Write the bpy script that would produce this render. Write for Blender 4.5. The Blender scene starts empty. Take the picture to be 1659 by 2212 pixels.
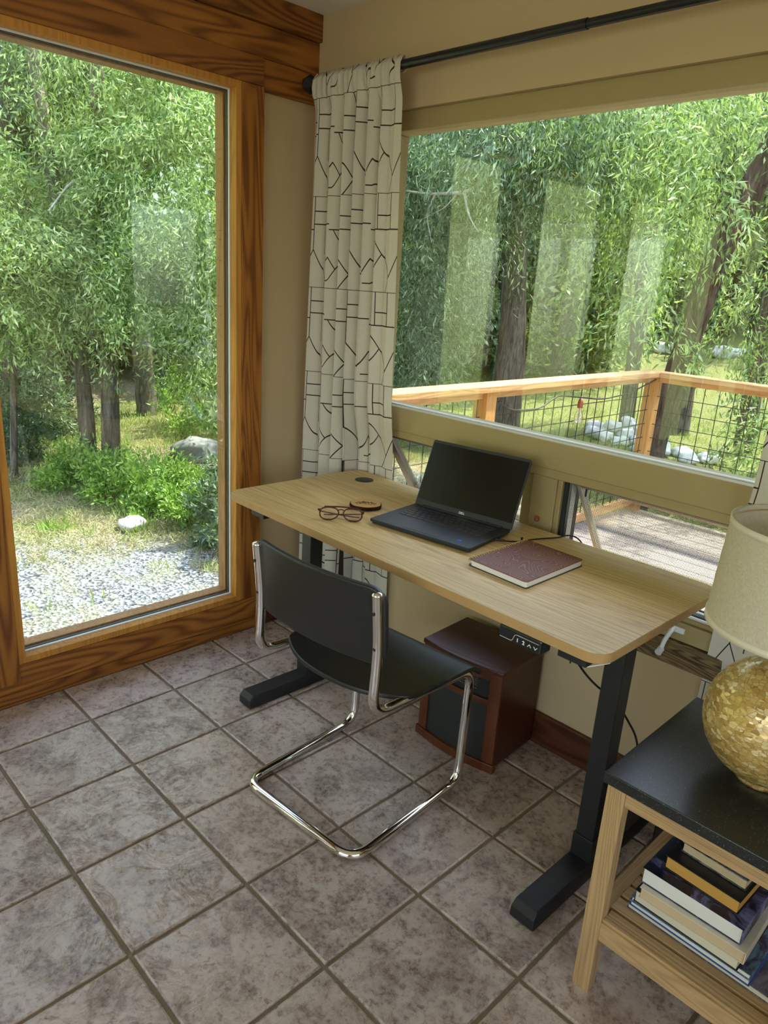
import bpy, bmesh, math, random
import numpy as np
from mathutils import Vector, Matrix
random.seed(7)
rng = np.random.default_rng(11)
SC = bpy.context.scene
COL = SC.collection
R = math.radians

# ------------------------------------------------------------------ camera, light, exposure
cam_d = bpy.data.cameras.new('camera')
cam = bpy.data.objects.new('camera', cam_d)
COL.objects.link(cam)
SC.camera = cam
cr, cu, cf = (0.69596, 0.71544, 0.06151), (-0.25697, 0.16817, 0.95167), (-0.67052, 0.67814, -0.30089)
M = Matrix(((cr[0], cu[0], -cf[0], 2.34413), (cr[1], cu[1], -cf[1], -1.89213), (cr[2], cu[2], -cf[2], 1.43632), (0, 0, 0, 1)))
cam.matrix_world = M
cam_d.sensor_fit = 'HORIZONTAL'
cam_d.sensor_width = 36.0
cam_d.lens = 1565.064 * 36.0 / 1659.0
cam_d.clip_start = 0.02
cam_d.clip_end = 300

W = bpy.data.worlds.new('sky')
SC.world = W
W.use_nodes = True
wn = W.node_tree
bg = wn.nodes['Background']
sky = wn.nodes.new('ShaderNodeTexSky')
sky.sky_type = 'NISHITA'
sky.sun_disc = False
sky.sun_elevation = R(58)
sky.sun_rotation = R(12)
hs = wn.nodes.new('ShaderNodeHueSaturation'); hs.inputs['Saturation'].default_value = 0.72
wn.links.new(sky.outputs[0], hs.inputs['Color']); wn.links.new(hs.outputs[0], bg.inputs[0])
bg.inputs[1].default_value = 1.15

sun_d = bpy.data.lights.new('sun', 'SUN')
sun_d.energy = 11.0
sun_d.angle = R(0.6)
sun_d.color = (1.0, 0.95, 0.84)
sun = bpy.data.objects.new('sun', sun_d)
COL.objects.link(sun)
sun.rotation_euler = Vector((0.16, 0.52, 0.86)).to_track_quat('Z', 'Y').to_euler()

def area(name, loc, target, sx, sy, e, col):
    d = bpy.data.lights.new(name, 'AREA')
    d.shape = 'RECTANGLE'; d.size = sx; d.size_y = sy; d.energy = e; d.color = col
    o = bpy.data.objects.new(name, d); COL.objects.link(o)
    o.location = loc
    o.rotation_euler = (Vector(loc) - Vector(target)).to_track_quat('Z', 'Y').to_euler()
    return o
# fill lamps added to brighten the room, set at made-up windows behind the camera
area('added_fill_front', (2.3, -5.05, 1.35), (1.6, 0, 0.9), 3.0, 1.6, 24, (1.0, 0.97, 0.92))
area('added_fill_right', (4.45, -2.3, 1.35), (0, -1.4, 0.9), 2.4, 1.6, 7, (1.0, 0.96, 0.88))

SC.view_settings.view_transform = 'Standard'
SC.view_settings.look = 'None'
SC.view_settings.exposure = 0.22
SC.view_settings.gamma = 1.0
SC.view_settings.use_curve_mapping = False
SC.cycles.max_bounces = 7
SC.cycles.use_adaptive_sampling = True
SC.cycles.adaptive_threshold = 0.06
SC.cycles.transparent_max_bounces = 18
SC.cycles.use_denoising = True
SC.cycles.caustics_reflective = False
SC.cycles.caustics_refractive = False
SC.cycles.sample_clamp_indirect = 6

# ------------------------------------------------------------------ materials
class NT:
    def __init__(s, name):
        s.m = bpy.data.materials.new(name); s.m.use_nodes = True
        s.t = s.m.node_tree; s.n = s.t.nodes; s.n.clear()
        s.out = s.n.new('ShaderNodeOutputMaterial')
    def add(s, typ, **kw):
        n = s.n.new('ShaderNode' + typ)
        for k, v in kw.items(): setattr(n, k, v)
        return n
    def put(s, sock, v):
        if isinstance(v, bpy.types.NodeSocket): s.t.links.new(v, sock)
        elif isinstance(v, (tuple, list)):
            sock.default_value = tuple(v) + ((1.0,) if len(v) == 3 and len(sock.default_value) == 4 else ())
        else: sock.default_value = v
    def math(s, op, a, b=0.0, c=None):
        n = s.add('Math', operation=op); s.put(n.inputs[0], a); s.put(n.inputs[1], b)
        if c is not None: s.put(n.inputs[2], c)
        return n.outputs[0]
    def vmath(s, op, a, b=(0, 0, 0)):
        n = s.add('VectorMath', operation=op); s.put(n.inputs[0], a)
        if op == 'SCALE': s.put(n.inputs[3], b)
        elif op != 'LENGTH': s.put(n.inputs[1], b)
        return n
    def mix(s, f, a, b, mode='MIX'):
        n = s.add('Mix', data_type='RGBA', blend_type=mode)
        s.put(n.inputs[0], f); s.put(n.inputs[6], a); s.put(n.inputs[7], b)
        return n.outputs[2]
    def coord(s, kind='Object', scale=(1, 1, 1), rot=(0, 0, 0), loc=(0, 0, 0)):
        c = s.add('TexCoord'); mp = s.add('Mapping')
        s.t.links.new(c.outputs[kind], mp.inputs[0])
        mp.inputs['Scale'].default_value = scale; mp.inputs['Rotation'].default_value = rot; mp.inputs['Location'].default_value = loc
        return mp.outputs[0]
    def noise(s, vec, scale, detail=4, rough=0.55, dist=0.0, out=0):
        n = s.add('TexNoise'); s.put(n.inputs['Vector'], vec)
        n.inputs['Scale'].default_value = scale; n.inputs['Detail'].default_value = detail
        n.inputs['Roughness'].default_value = rough; n.inputs['Distortion'].default_value = dist
        return n.outputs[out]
    def ramp(s, f, stops):
        n = s.add('ValToRGB'); s.put(n.inputs[0], f)
        e = n.color_ramp.elements
        while len(e) < len(stops): e.new(0.5)
        for el, (p, c) in zip(e, stops):
            el.position = p; el.color = tuple(c) + (1,) if len(c) == 3 else c
        return n.outputs[0]
    def bump(s, h, strength=0.3, dist=0.01, normal=None):
        n = s.add('Bump'); s.put(n.inputs['Height'], h)
        n.inputs['Strength'].default_value = strength; n.inputs['Distance'].default_value = dist
        if normal: s.put(n.inputs['Normal'], normal)
        return n.outputs[0]
    def pbr(s, col, rough=0.5, metal=0.0, normal=None, spec=0.5, coat=0.0):
        b = s.add('BsdfPrincipled')
        s.put(b.inputs['Base Color'], col); s.put(b.inputs['Roughness'], rough)
        b.inputs['Metallic'].default_value = metal; b.inputs['Specular IOR Level'].default_value = spec
        b.inputs['Coat Weight'].default_value = coat
        if normal: s.put(b.inputs['Normal'], normal)
        s.t.links.new(b.outputs[0], s.out.inputs[0])
        return b

def plain(name, col, rough=0.5, metal=0.0, spec=0.5, noise_amt=0.12, nscale=30, bumpy=0.0, coat=0.0):
    t = NT(name)
    v = t.coord()
    f = t.noise(v, nscale, 3)
    c = t.mix(f, tuple(x * (1 - noise_amt) for x in col), tuple(min(1, x * (1 + noise_amt)) for x in col))
    nm = t.bump(t.noise(v, nscale * 6, 3), bumpy, 0.002) if bumpy else None
    t.pbr(c, rough, metal, nm, spec, coat)
    return t.m

def wood(name, dark, light, axis, rough=0.5, ring=9.0, along=0.9, knots=False, fine=70.0, contrast=1.0, spec=0.4, seed=0.0, bump=0.25):
    t = NT(name)
    sc = [ring, ring, ring]; sc[axis] = along
    v = t.coord(scale=tuple(sc), loc=(seed, seed * 1.7, seed * 0.3))
    n1 = t.noise(v, 1.0, 1, 0.4, 0.3)
    rings = t.math('ADD', t.math('MULTIPLY', t.math('SINE', t.math('MULTIPLY', n1, 95.0)), 0.5), 0.5)
    rings = t.math('POWER', rings, 1.6)
    sf = [fine, fine, fine]; sf[axis] = fine * 0.035
    n2 = t.noise(t.coord(scale=tuple(sf)), 1.0, 3, 0.6)
    big = t.noise(t.coord(scale=(2.5, 2.5, 2.5), loc=(seed, 0, 0)), 1.0, 2)
    f = t.math('ADD', t.math('MULTIPLY', rings, 0.45 * contrast), t.math('MULTIPLY', n2, 0.55))
    f = t.math('ADD', f, t.math('MULTIPLY', t.math('SUBTRACT', big, 0.5), 0.5))
    c = t.ramp(f, [(0.15, light), (0.85, dark)])
    if knots:
        sk = [3.2, 3.2, 3.2]; sk[axis] = 2.0
        vo = t.add('TexVoronoi'); t.put(vo.inputs['Vector'], t.coord(scale=tuple(sk), loc=(seed, seed, seed))); vo.inputs['Scale'].default_value = 1.0
        k = t.ramp(vo.outputs[0], [(0.0, (1, 1, 1)), (0.035, (1, 1, 1)), (0.06, (0, 0, 0))])
        c = t.mix(k, c, tuple(x * 0.22 for x in dark))
    nm = t.bump(t.math('ADD', rings, n2), bump, 0.002)
    t.pbr(c, rough, 0, nm, spec)
    return t.m

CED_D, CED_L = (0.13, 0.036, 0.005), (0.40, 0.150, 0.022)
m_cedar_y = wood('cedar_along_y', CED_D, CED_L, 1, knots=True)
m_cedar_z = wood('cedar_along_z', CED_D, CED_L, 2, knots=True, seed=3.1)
m_cedar_lit = wood('cedar_jamb_lit', (0.32, 0.115, 0.015), (0.60, 0.27, 0.045), 2, knots=True, seed=1.3, contrast=0.5)  # lighter cedar copy; brightness of the lit jambs is put into the colour
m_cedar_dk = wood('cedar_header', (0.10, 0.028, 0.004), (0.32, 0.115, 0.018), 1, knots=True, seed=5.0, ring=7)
m_stop = wood('weathered_outer_stop', (0.24, 0.10, 0.032), (0.50, 0.25, 0.095), 2, seed=7, contrast=0.6)
m_base = wood('dark_baseboard', (0.035, 0.010, 0.004), (0.11, 0.035, 0.015), 0, rough=0.35, seed=2)
m_oak = wood('oak_laminate', (0.44, 0.27, 0.085), (0.74, 0.53, 0.235), 0, rough=0.36, ring=16, along=0.7, fine=120, contrast=0.8, bump=0.08)
m_oakedge = plain('oak_edge_band', (0.46, 0.28, 0.11), 0.5)
m_oak2z = wood('light_oak_z', (0.24, 0.14, 0.055), (0.54, 0.35, 0.165), 2, ring=18, fine=160, contrast=0.5, seed=4)
m_oak2x = wood('light_oak_x', (0.24, 0.14, 0.06), (0.54, 0.35, 0.165), 0, ring=18, fine=160, contrast=0.5, seed=6)
m_oak2y = wood('light_oak_y', (0.24, 0.14, 0.06), (0.54, 0.35, 0.165), 1, ring=18, fine=160, contrast=0.5, seed=8)
m_wall = plain('wall_paint', (0.52, 0.39, 0.22), 0.85, nscale=3, noise_amt=0.04, bumpy=0.12)
m_ceil = plain('ceiling_paint', (0.88, 0.85, 0.78), 0.9, nscale=3, noise_amt=0.03)
m_trimp = plain('tan_window_paint', (0.37, 0.285, 0.125), 0.42, nscale=5, noise_amt=0.05, bumpy=0.05)
m_rough = wood('rough_wood_sill', (0.03, 0.018, 0.008), (0.28, 0.18, 0.08), 0, rough=0.8, ring=30, along=2.0, seed=9)
m_white = plain('white_vinyl', (0.80, 0.82, 0.80), 0.4, noise_amt=0.04)
m_gasket = plain('black_gasket', (0.015, 0.017, 0.02), 0.5)
m_satin = plain('satin_aluminium', (0.45, 0.47, 0.46), 0.35, 0.5)
m_sashp = plain('sash_paint', (0.55, 0.50, 0.38), 0.5)
m_alu = plain('grey_aluminium', (0.13, 0.13, 0.11), 0.4, 0.4)
m_black = plain('black_powder_coat', (0.012, 0.013, 0.015), 0.42, noise_amt=0.1)
m_blackrod = plain('black_rod_metal', (0.012, 0.012, 0.012), 0.28, 0.3)
m_chrome = plain('chrome', (0.82, 0.80, 0.77), 0.07, 1.0, noise_amt=0.02)
m_leather = plain('black_leather', (0.015, 0.0145, 0.014), 0.38, bumpy=0.15, nscale=60, noise_amt=0.25)
m_laptop = plain('laptop_shell', (0.020, 0.023, 0.025), 0.45, nscale=200, noise_amt=0.15)
m_key = plain('laptop_keycap', (0.045, 0.048, 0.055), 0.40)
m_screen = plain('laptop_display', (0.006, 0.006, 0.005), 0.22, spec=0.4)
m_silver = plain('silver_mark', (0.75, 0.75, 0.75), 0.3, 0.3)
m_blue = plain('blue_sticker', (0.01, 0.05, 0.45), 0.4)
m_paper = plain('page_edges', (0.80, 0.76, 0.72), 0.8, nscale=300, noise_amt=0.12)
m_gold = plain('gold_wire', (0.80, 0.62, 0.30), 0.22, 1.0)
m_whitepr = plain('white_print', (0.85, 0.85, 0.82), 0.6)
m_panel = plain('panel_glass', (0.012, 0.014, 0.016), 0.25)
m_tort = plain('tortoise_acetate', (0.07, 0.012, 0.012), 0.18, nscale=90, noise_amt=0.5)
m_cordb = plain('black_cord', (0.012, 0.012, 0.013), 0.5)
m_cherry = wood('cherry_cabinet', (0.030, 0.006, 0.003), (0.085, 0.022, 0.011), 0, rough=0.32, ring=10, contrast=0.4, seed=2, bump=0.05)
m_cherry_z = wood('cherry_frame', (0.055, 0.012, 0.004), (0.12, 0.034, 0.012), 2, rough=0.35, ring=10, contrast=0.4, seed=4, bump=0.05)
m_grille = plain('heater_grille', (0.018, 0.020, 0.020), 0.55, nscale=90)
m_bark = None

def m_glass():
    t = NT('window_glass')
    tr = t.add('BsdfTransparent'); tr.inputs[0].default_value = (0.93, 0.96, 0.94, 1)
    gl = t.add('BsdfGlossy'); gl.inputs['Roughness'].default_value = 0.0
    g = t.add('NewGeometry')
    c = t.math('ABSOLUTE', t.vmath('DOT_PRODUCT', g.outputs['Normal'], g.outputs['Incoming']).outputs['Value'])
    f = t.math('ADD', t.math('MULTIPLY', t.math('POWER', t.math('SUBTRACT', 1.0, c), 4.0), 0.9), 0.088)
    ms = t.add('MixShader'); t.put(ms.inputs[0], f)
    t.t.links.new(tr.outputs[0], ms.inputs[1]); t.t.links.new(gl.outputs[0], ms.inputs[2])
    t.t.links.new(ms.outputs[0], t.out.inputs[0])
    return t.m
m_glass = m_glass()

def m_screenmesh():
    t = NT('insect_screen')
    v = t.coord(scale=(330, 330, 330))
    x = t.add('SeparateXYZ'); t.put(x.inputs[0], v)
    gx = t.math('LESS_THAN', t.math('FRACT', x.outputs[0]), 0.18)
    gz = t.math('LESS_THAN', t.math('FRACT', x.outputs[2]), 0.18)
    f = t.math('MAXIMUM', gx, gz)
    tr = t.add('BsdfTransparent'); df = t.add('BsdfDiffuse'); df.inputs[0].default_value = (0.12, 0.12, 0.11, 1)
    ms = t.add('MixShader'); t.put(ms.inputs[0], f)
    t.t.links.new(tr.outputs[0], ms.inputs[1]); t.t.links.new(df.outputs[0], ms.inputs[2])
    t.t.links.new(ms.outputs[0], t.out.inputs[0])
    return t.m
m_screenmesh = m_screenmesh()

TX, TY, TS = 0.235, -0.47, 0.302
def m_tile():
    t = NT('slate_look_tile')
    c = t.add('TexCoord'); P = c.outputs['Object']
    cell = t.vmath('FLOOR', t.vmath('SCALE', t.vmath('SUBTRACT', P, (TX, TY, 0)).outputs[0], 1 / TS).outputs[0]).outputs[0]
    wh = t.add('TexWhiteNoise', noise_dimensions='3D'); t.put(wh.inputs[0], cell)
    off = t.vmath('SCALE', wh.outputs['Color'], 9.0).outputs[0]
    v = t.vmath('ADD', P, off).outputs[0]
    big = t.noise(v, 11, 6, 0.7, 0.4)
    fine = t.noise(v, 58, 6, 0.75, 0.15)
    vein = t.noise(v, 6, 8, 0.75, 1.6)
    col = t.ramp(big, [(0.30, (0.15, 0.092, 0.068)), (0.44, (0.29, 0.200, 0.155)), (0.56, (0.60, 0.485, 0.41)), (0.72, (0.33, 0.175, 0.125))])
    speck = t.ramp(fine, [(0.44, (0, 0, 0)), (0.62, (1, 1, 1))])
    col = t.mix(t.math('MULTIPLY', speck, 0.62), col, (0.68, 0.58, 0.49))
    dk = t.ramp(fine, [(0.30, (1, 1, 1)), (0.45, (0, 0, 0))])
    col = t.mix(t.math('MULTIPLY', dk, 0.75), col, (0.10, 0.070, 0.055))
    rust = t.ramp(t.noise(v, 5, 3, 0.5, 0, 0), [(0.52, (0, 0, 0)), (0.72, (1, 1, 1))])
    col = t.mix(t.math('MULTIPLY', rust, 0.35), col, (0.26, 0.13, 0.085))
    col = t.mix(0.22, col, t.mix(wh.outputs['Value'], (0.26, 0.23, 0.23), (0.52, 0.37, 0.28)))
    crack = t.ramp(t.math('ABSOLUTE', t.math('SUBTRACT', vein, 0.5)), [(0.0, (0, 0, 0)), (0.02, (1, 1, 1))])
    h = t.math('ADD', t.math('MULTIPLY', fine, 0.35), t.math('MULTIPLY', crack, 0.35))
    h = t.math('ADD', h, big)
    nm = t.bump(h, 0.42, 0.004)
    t.pbr(col, t.math('ADD', 0.17, t.math('MULTIPLY', fine, 0.24)), 0, nm, 0.55)
    return t.m
m_tile = m_tile()
m_grout = plain('grout', (0.235, 0.185, 0.115), 0.9, nscale=80, noise_amt=0.2, bumpy=0.2)

def m_curtain():
    t = NT('curtain_fabric')
    c = t.add('TexCoord'); uv = c.outputs['UV']
    sx = t.add('SeparateXYZ'); t.put(sx.inputs[0], uv)
    PW, PH = 0.34, 0.315
    row = t.math('FLOOR', t.math('DIVIDE', sx.outputs[1], PH))
    xs = t.math('ADD', sx.outputs[0], t.math('MULTIPLY', row, 0.0))
    u = t.math('FRACT', t.math('DIVIDE', xs, PW)); v = t.math('FRACT', t.math('DIVIDE', sx.outputs[1], PH))
    pv = t.add('CombineXYZ'); t.put(pv.inputs[0], t.math('MULTIPLY', u, PW)); t.put(pv.inputs[1], t.math('MULTIPLY', v, PH))
    P = pv.outputs[0]
    # line design of one repeat (u, v in 0..1, v measured downward)
    S = [((0, 0), (.42, 0)), ((.42, .0), (1, .0)), ((0, .36), (.62, .36)), ((.62, .30), (1, .30)), ((.20, 0), (.20, .36)), ((.20, .22), (.46, .22)), ((.46, 0), (.46, .36)),
         ((.62, 0), (.62, .36)), ((.62, .16), (.86, .16)), ((.86, 0), (.86, .30)),
         ((.06, .36), (.46, .84)), ((.46, .84), (.34, 1)), ((.27, .61), (.03, .90)), ((.0, .66), (.12, .79)), ((.03, .90), (0, .92)),
         ((.46, .84), (.62, .58)), ((.62, .58), (.62, .36)), ((.62, .58), (.84, .90)), ((.84, .90), (.80, 1)), ((.84, .90), (1, .66)), ((.78, .30), (.78, .62)), ((.92, .92), (1, .92))]
    acc = None
    for a, b in S:
        a = (a[0] * PW, a[1] * PH, 0); b = (b[0] * PW, b[1] * PH, 0)
        ba = (b[0] - a[0], b[1] - a[1], 0); l2 = ba[0] ** 2 + ba[1] ** 2
        pa = t.vmath('SUBTRACT', P, a).outputs[0]
        h = t.add('Math', operation='DIVIDE', use_clamp=True)
        t.put(h.inputs[0], t.vmath('DOT_PRODUCT', pa, ba).outputs['Value']); h.inputs[1].default_value = l2
        pr = t.vmath('SCALE', ba, h.outputs[0]).outputs[0]
        d = t.vmath('LENGTH', t.vmath('SUBTRACT', pa, pr).outputs[0]).outputs['Value']
        acc = d if acc is None else t.math('MINIMUM', acc, d)
    line = t.math('LESS_THAN', acc, 0.0021)
    wv = t.noise(t.coord('UV', scale=(1, 0.06, 1)), 900, 2)
    wh = t.noise(t.coord('UV', scale=(0.06, 1, 1)), 900, 2)
    we = t.math('ADD', wv, wh)
    base = t.mix(t.math('MULTIPLY', we, 0.5), (0.60, 0.55, 0.44), (0.88, 0.84, 0.74))
    col = t.mix(line, base, (0.07, 0.05, 0.04))
    nm = t.bump(we, 0.15, 0.001)
    df = t.add('BsdfDiffuse'); t.put(df.inputs[0], col); t.put(df.inputs['Normal'], nm)
    tl = t.add('BsdfTranslucent'); t.put(tl.inputs[0], col)
    ms = t.add('MixShader'); ms.inputs[0].default_value = 0.30
    t.t.links.new(df.outputs[0], ms.inputs[1]); t.t.links.new(tl.outputs[0], ms.inputs[2])
    t.t.links.new(ms.outputs[0], t.out.inputs[0])
    return t.m
m_curtain = m_curtain()

def m_leaf(name, cols, trans=0.33, rough=0.4):
    t = NT(name)
    g = t.add('NewGeometry')
    col = t.ramp(g.outputs['Random Per Island'], [(i / (len(cols) - 1), c) for i, c in enumerate(cols)])
    b = t.add('BsdfPrincipled'); t.put(b.inputs['Base Color'], col); b.inputs['Roughness'].default_value = rough
    tl = t.add('BsdfTranslucent'); t.put(tl.inputs[0], t.mix(1.0, col, (1.05, 1.2, 0.6), 'MULTIPLY'))
    ms = t.add('MixShader'); ms.inputs[0].default_value = trans
    t.t.links.new(b.outputs[0], ms.inputs[1]); t.t.links.new(tl.outputs[0], ms.inputs[2])
    t.t.links.new(ms.outputs[0], t.out.inputs[0])
    return t.m
m_leafA = m_leaf('leaf_bright', [(0.09, 0.15, 0.05), (0.21, 0.32, 0.10), (0.40, 0.52, 0.19), (0.64, 0.70, 0.36)])
m_leafB = m_leaf('leaf_bluegreen', [(0.06, 0.11, 0.06), (0.12, 0.19, 0.10), (0.24, 0.35, 0.20), (0.50, 0.58, 0.40)])
m_leafC = m_leaf('leaf_far', [(0.07, 0.09, 0.035), (0.14, 0.18, 0.07), (0.28, 0.34, 0.14), (0.52, 0.55, 0.28)])
m_shrub = m_leaf('shrub_leaf', [(0.13, 0.26, 0.05), (0.26, 0.42, 0.08), (0.42, 0.56, 0.13)])
m_shrubd = m_leaf('shrub_leaf_grey', [(0.08, 0.14, 0.08), (0.14, 0.22, 0.13), (0.24, 0.30, 0.18)])
m_dry = m_leaf('dry_blade', [(0.34, 0.26, 0.14), (0.50, 0.42, 0.26), (0.30, 0.36, 0.12), (0.62, 0.55, 0.38)], 0.2, 0.7)
m_grassg = m_leaf('green_blade', [(0.16, 0.26, 0.06), (0.28, 0.40, 0.09), (0.45, 0.50, 0.16)], 0.3, 0.6)

def m_barkf(name, a, b):
    t = NT(name)
    v = t.coord(scale=(14, 14, 2.2))
    n = t.noise(v, 1.6, 6, 0.7, 0.8)
    c = t.ramp(n, [(0.35, a), (0.65, b)])
    t.pbr(c, 0.9, 0, t.bump(n, 0.9, 0.05), 0.2)
    return t.m
m_bark = m_barkf('bark', (0.07, 0.055, 0.042), (0.30, 0.25, 0.20))
m_barkd = m_barkf('bark_reddish', (.035, .024, .018), (.19, .13, .10))
m_barkp = m_barkf('bark_pale', (0.42, 0.38, 0.32), (0.72, 0.68, 0.60))

def m_ground():
    t = NT('yard_ground')
    c = t.add('TexCoord'); P = c.outputs['Object']
    x = t.add('SeparateXYZ'); t.put(x.inputs[0], P)
    far2 = t.ramp(t.math('MULTIPLY', x.outputs[1], -0.2), [(0.2, (0, 0, 0)), (0.6, (1, 1, 1))])
    wob = t.math('MULTIPLY', t.math('SUBTRACT', t.noise(P, 1.1, 3), 0.5), 1.1)
    # gravel apron along the house, dry litter beyond it, then grass
    gx = t.math('ADD', t.math('ADD', x.outputs[0], t.math('MULTIPLY', x.outputs[1], -0.75)), wob)
    gm = t.ramp(t.math('MULTIPLY', t.math('ADD', gx, 3.0), 1.0), [(0.0, (0, 0, 0)), (0.6, (1, 1, 1))])
    vo = t.add('TexVoronoi'); t.put(vo.inputs['Vector'], P); vo.inputs['Scale'].default_value = 55
    grav = t.ramp(vo.outputs['Color'], [(0.1, (0.06, 0.065, 0.07)), (0.5, (0.27, 0.285, 0.31)), (0.9, (0.66, 0.68, 0.70))])
    grav = t.mix(t.ramp(t.noise(P, 5, 3), [(0.45, (0, 0, 0)), (0.65, (1, 1, 1))]), grav, t.mix(0.5, grav, (0.34, 0.34, 0.18)))
    n2 = t.noise(P, 30, 5, 0.7)
    dry = t.ramp(n2, [(0.3, (0.18, 0.13, 0.085)), (0.5, (0.44, 0.36, 0.25)), (0.7, (0.70, 0.62, 0.50))])
    grs = t.ramp(n2, [(0.3, (0.10, 0.12, 0.035)), (0.55, (0.30, 0.32, 0.11)), (0.75, (0.55, 0.52, 0.26))])
    gsel = t.ramp(t.noise(P, 0.9, 4, 0.6), [(0.42, (0, 0, 0)), (0.56, (1, 1, 1))])
    far = t.ramp(t.math('MULTIPLY', x.outputs[1], 0.1), [(0.25, (0, 0, 0)), (0.5, (1, 1, 1))])
    gs = t.math('MAXIMUM', t.math('MAXIMUM', gsel, far), far2)
    col = t.mix(gs, dry, grs)
    col = t.mix(t.math('MULTIPLY', gm, t.math('SUBTRACT', 1.0, far2)), col, grav)
    nm = t.bump(t.math('ADD', n2, vo.outputs['Distance']), 0.9, 0.03)
    t.pbr(col, 0.95, 0, nm, 0.1)
    return t.m
m_ground = m_ground()
m_rock = plain('pale_rock', (0.62, 0.61, 0.57), 0.9, nscale=9, noise_amt=0.35, bumpy=0.5)
m_rockg = plain('grey_rock', (0.26, 0.27, 0.26), 0.9, nscale=9, noise_amt=0.35, bumpy=0.5)
m_deck = wood('deck_composite', (0.20, 0.165, 0.14), (0.42, 0.36, 0.31), 0, rough=0.8, ring=14, contrast=0.3, seed=11)
m_rail = wood('cedar_rail_x', (0.36, 0.17, 0.06), (0.66, 0.40, 0.18), 0, rough=0.65, ring=14, contrast=0.5, seed=12)
m_raily = wood('cedar_rail_y', (0.36, 0.17, 0.06), (0.66, 0.40, 0.18), 1, rough=0.65, ring=14, contrast=0.5, seed=13)
m_railz = wood('cedar_rail_z', (0.34, 0.15, 0.04), (0.62, 0.33, 0.11), 2, rough=0.65, ring=14, contrast=0.5, seed=14)
m_wire = plain('black_wire_mesh', (0.02, 0.02, 0.02), 0.5)
m_copper = plain('copper_socket', (0.30, 0.08, 0.04), 0.4, 0.2)
def m_bulbf():
    t = NT('clear_bulb')
    tr = t.add('BsdfTransparent'); tr.inputs[0].default_value = (0.95, 0.93, 0.85, 1)
    gl = t.add('BsdfGlossy'); gl.inputs['Roughness'].default_value = 0.03
    ms = t.add('MixShader'); ms.inputs[0].default_value = 0.3
    t.t.links.new(tr.outputs[0], ms.inputs[1]); t.t.links.new(gl.outputs[0], ms.inputs[2])
    t.t.links.new(ms.outputs[0], t.out.inputs[0])
    return t.m
m_bulb = m_bulbf()
m_lens = NT('spectacle_lens')
_tr = m_lens.add('BsdfTransparent'); _tr.inputs[0].default_value = (0.97, 0.96, 0.93, 1)
_gl = m_lens.add('BsdfGlossy'); _gl.inputs['Roughness'].default_value = 0.02
_ms = m_lens.add('MixShader'); _ms.inputs[0].default_value = 0.10
m_lens.t.links.new(_tr.outputs[0], _ms.inputs[1]); m_lens.t.links.new(_gl.outputs[0], _ms.inputs[2]); m_lens.t.links.new(_ms.outputs[0], m_lens.out.inputs[0])
m_lens = m_lens.m

def m_shadef():
    t = NT('linen_lampshade')
    v1 = t.noise(t.coord('UV', scale=(1, 0.05, 1)), 1500, 2, 0.6)
    v2 = t.noise(t.coord('UV', scale=(0.05, 1, 1)), 1500, 2, 0.6)
    w = t.math('MULTIPLY', t.math('ADD', v1, v2), 0.5)
    c = t.ramp(w, [(0.36, (0.66, 0.58, 0.41)), (0.62, (0.92, 0.86, 0.70))])
    df = t.add('BsdfDiffuse'); t.put(df.inputs[0], c); t.put(df.inputs['Normal'], t.bump(w, 0.3, 0.001))
    tl = t.add('BsdfTranslucent'); t.put(tl.inputs[0], c)
    ms = t.add('MixShader'); ms.inputs[0].default_value = 0.35
    t.t.links.new(df.outputs[0], ms.inputs[1]); t.t.links.new(tl.outputs[0], ms.inputs[2])
    t.t.links.new(ms.outputs[0], t.out.inputs[0])
    return t.m
m_shade = m_shadef()

def m_mosaicf():
    t = NT('shell_mosaic')
    P = t.coord('Object', scale=(1, 1, 1.7))
    P = t.vmath('ADD', P, t.vmath('SCALE', t.noise(P, 9, 2, out=1), 0.02).outputs[0]).outputs[0]
    vo = t.add('TexVoronoi', distance='CHEBYCHEV'); t.put(vo.inputs['Vector'], P); vo.inputs['Scale'].default_value = 88
    ve = t.add('TexVoronoi', feature='DISTANCE_TO_EDGE'); t.put(ve.inputs['Vector'], P); ve.inputs['Scale'].default_value = 88
    sep = t.add('SeparateColor'); t.put(sep.inputs[0], vo.outputs['Color'])
    c = t.ramp(sep.outputs[0], [(0.0, (0.50, 0.31, 0.08)), (0.35, (0.60, 0.40, 0.12)), (0.7, (0.68, 0.48, 0.17)), (1.0, (0.84, 0.68, 0.36))])
    c = t.mix(t.ramp(ve.outputs[0], [(0.0, (1, 1, 1)), (0.07, (0, 0, 0))]), c, (0.30, 0.17, 0.05))
    tilt = t.vmath('SUBTRACT', vo.outputs['Color'], (0.5, 0.5, 0.5)).outputs[0]
    g = t.add('NewGeometry')
    nrm = t.vmath('NORMALIZE', t.vmath('ADD', g.outputs['Normal'], t.vmath('SCALE', tilt, 0.30).outputs[0]).outputs[0]).outputs[0]
    t.pbr(c, t.math('ADD', 0.16, t.math('MULTIPLY', sep.outputs[1], 0.25)), 0.25, nrm, 0.7, 0.3)
    return t.m
m_mosaic = m_mosaicf()
def m_granf():
    t = NT('black_speckled_top')
    v = t.coord()
    n = t.noise(v, 330, 2, 0.8)
    c = t.ramp(n, [(0.64, (0.014, 0.016, 0.016)), (0.70, (0.22, 0.22, 0.18))])
    t.pbr(c, 0.33, 0, t.bump(t.noise(v, 90, 3), 0.08, 0.002), 0.5)
    return t.m
m_gran = m_granf()
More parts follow.
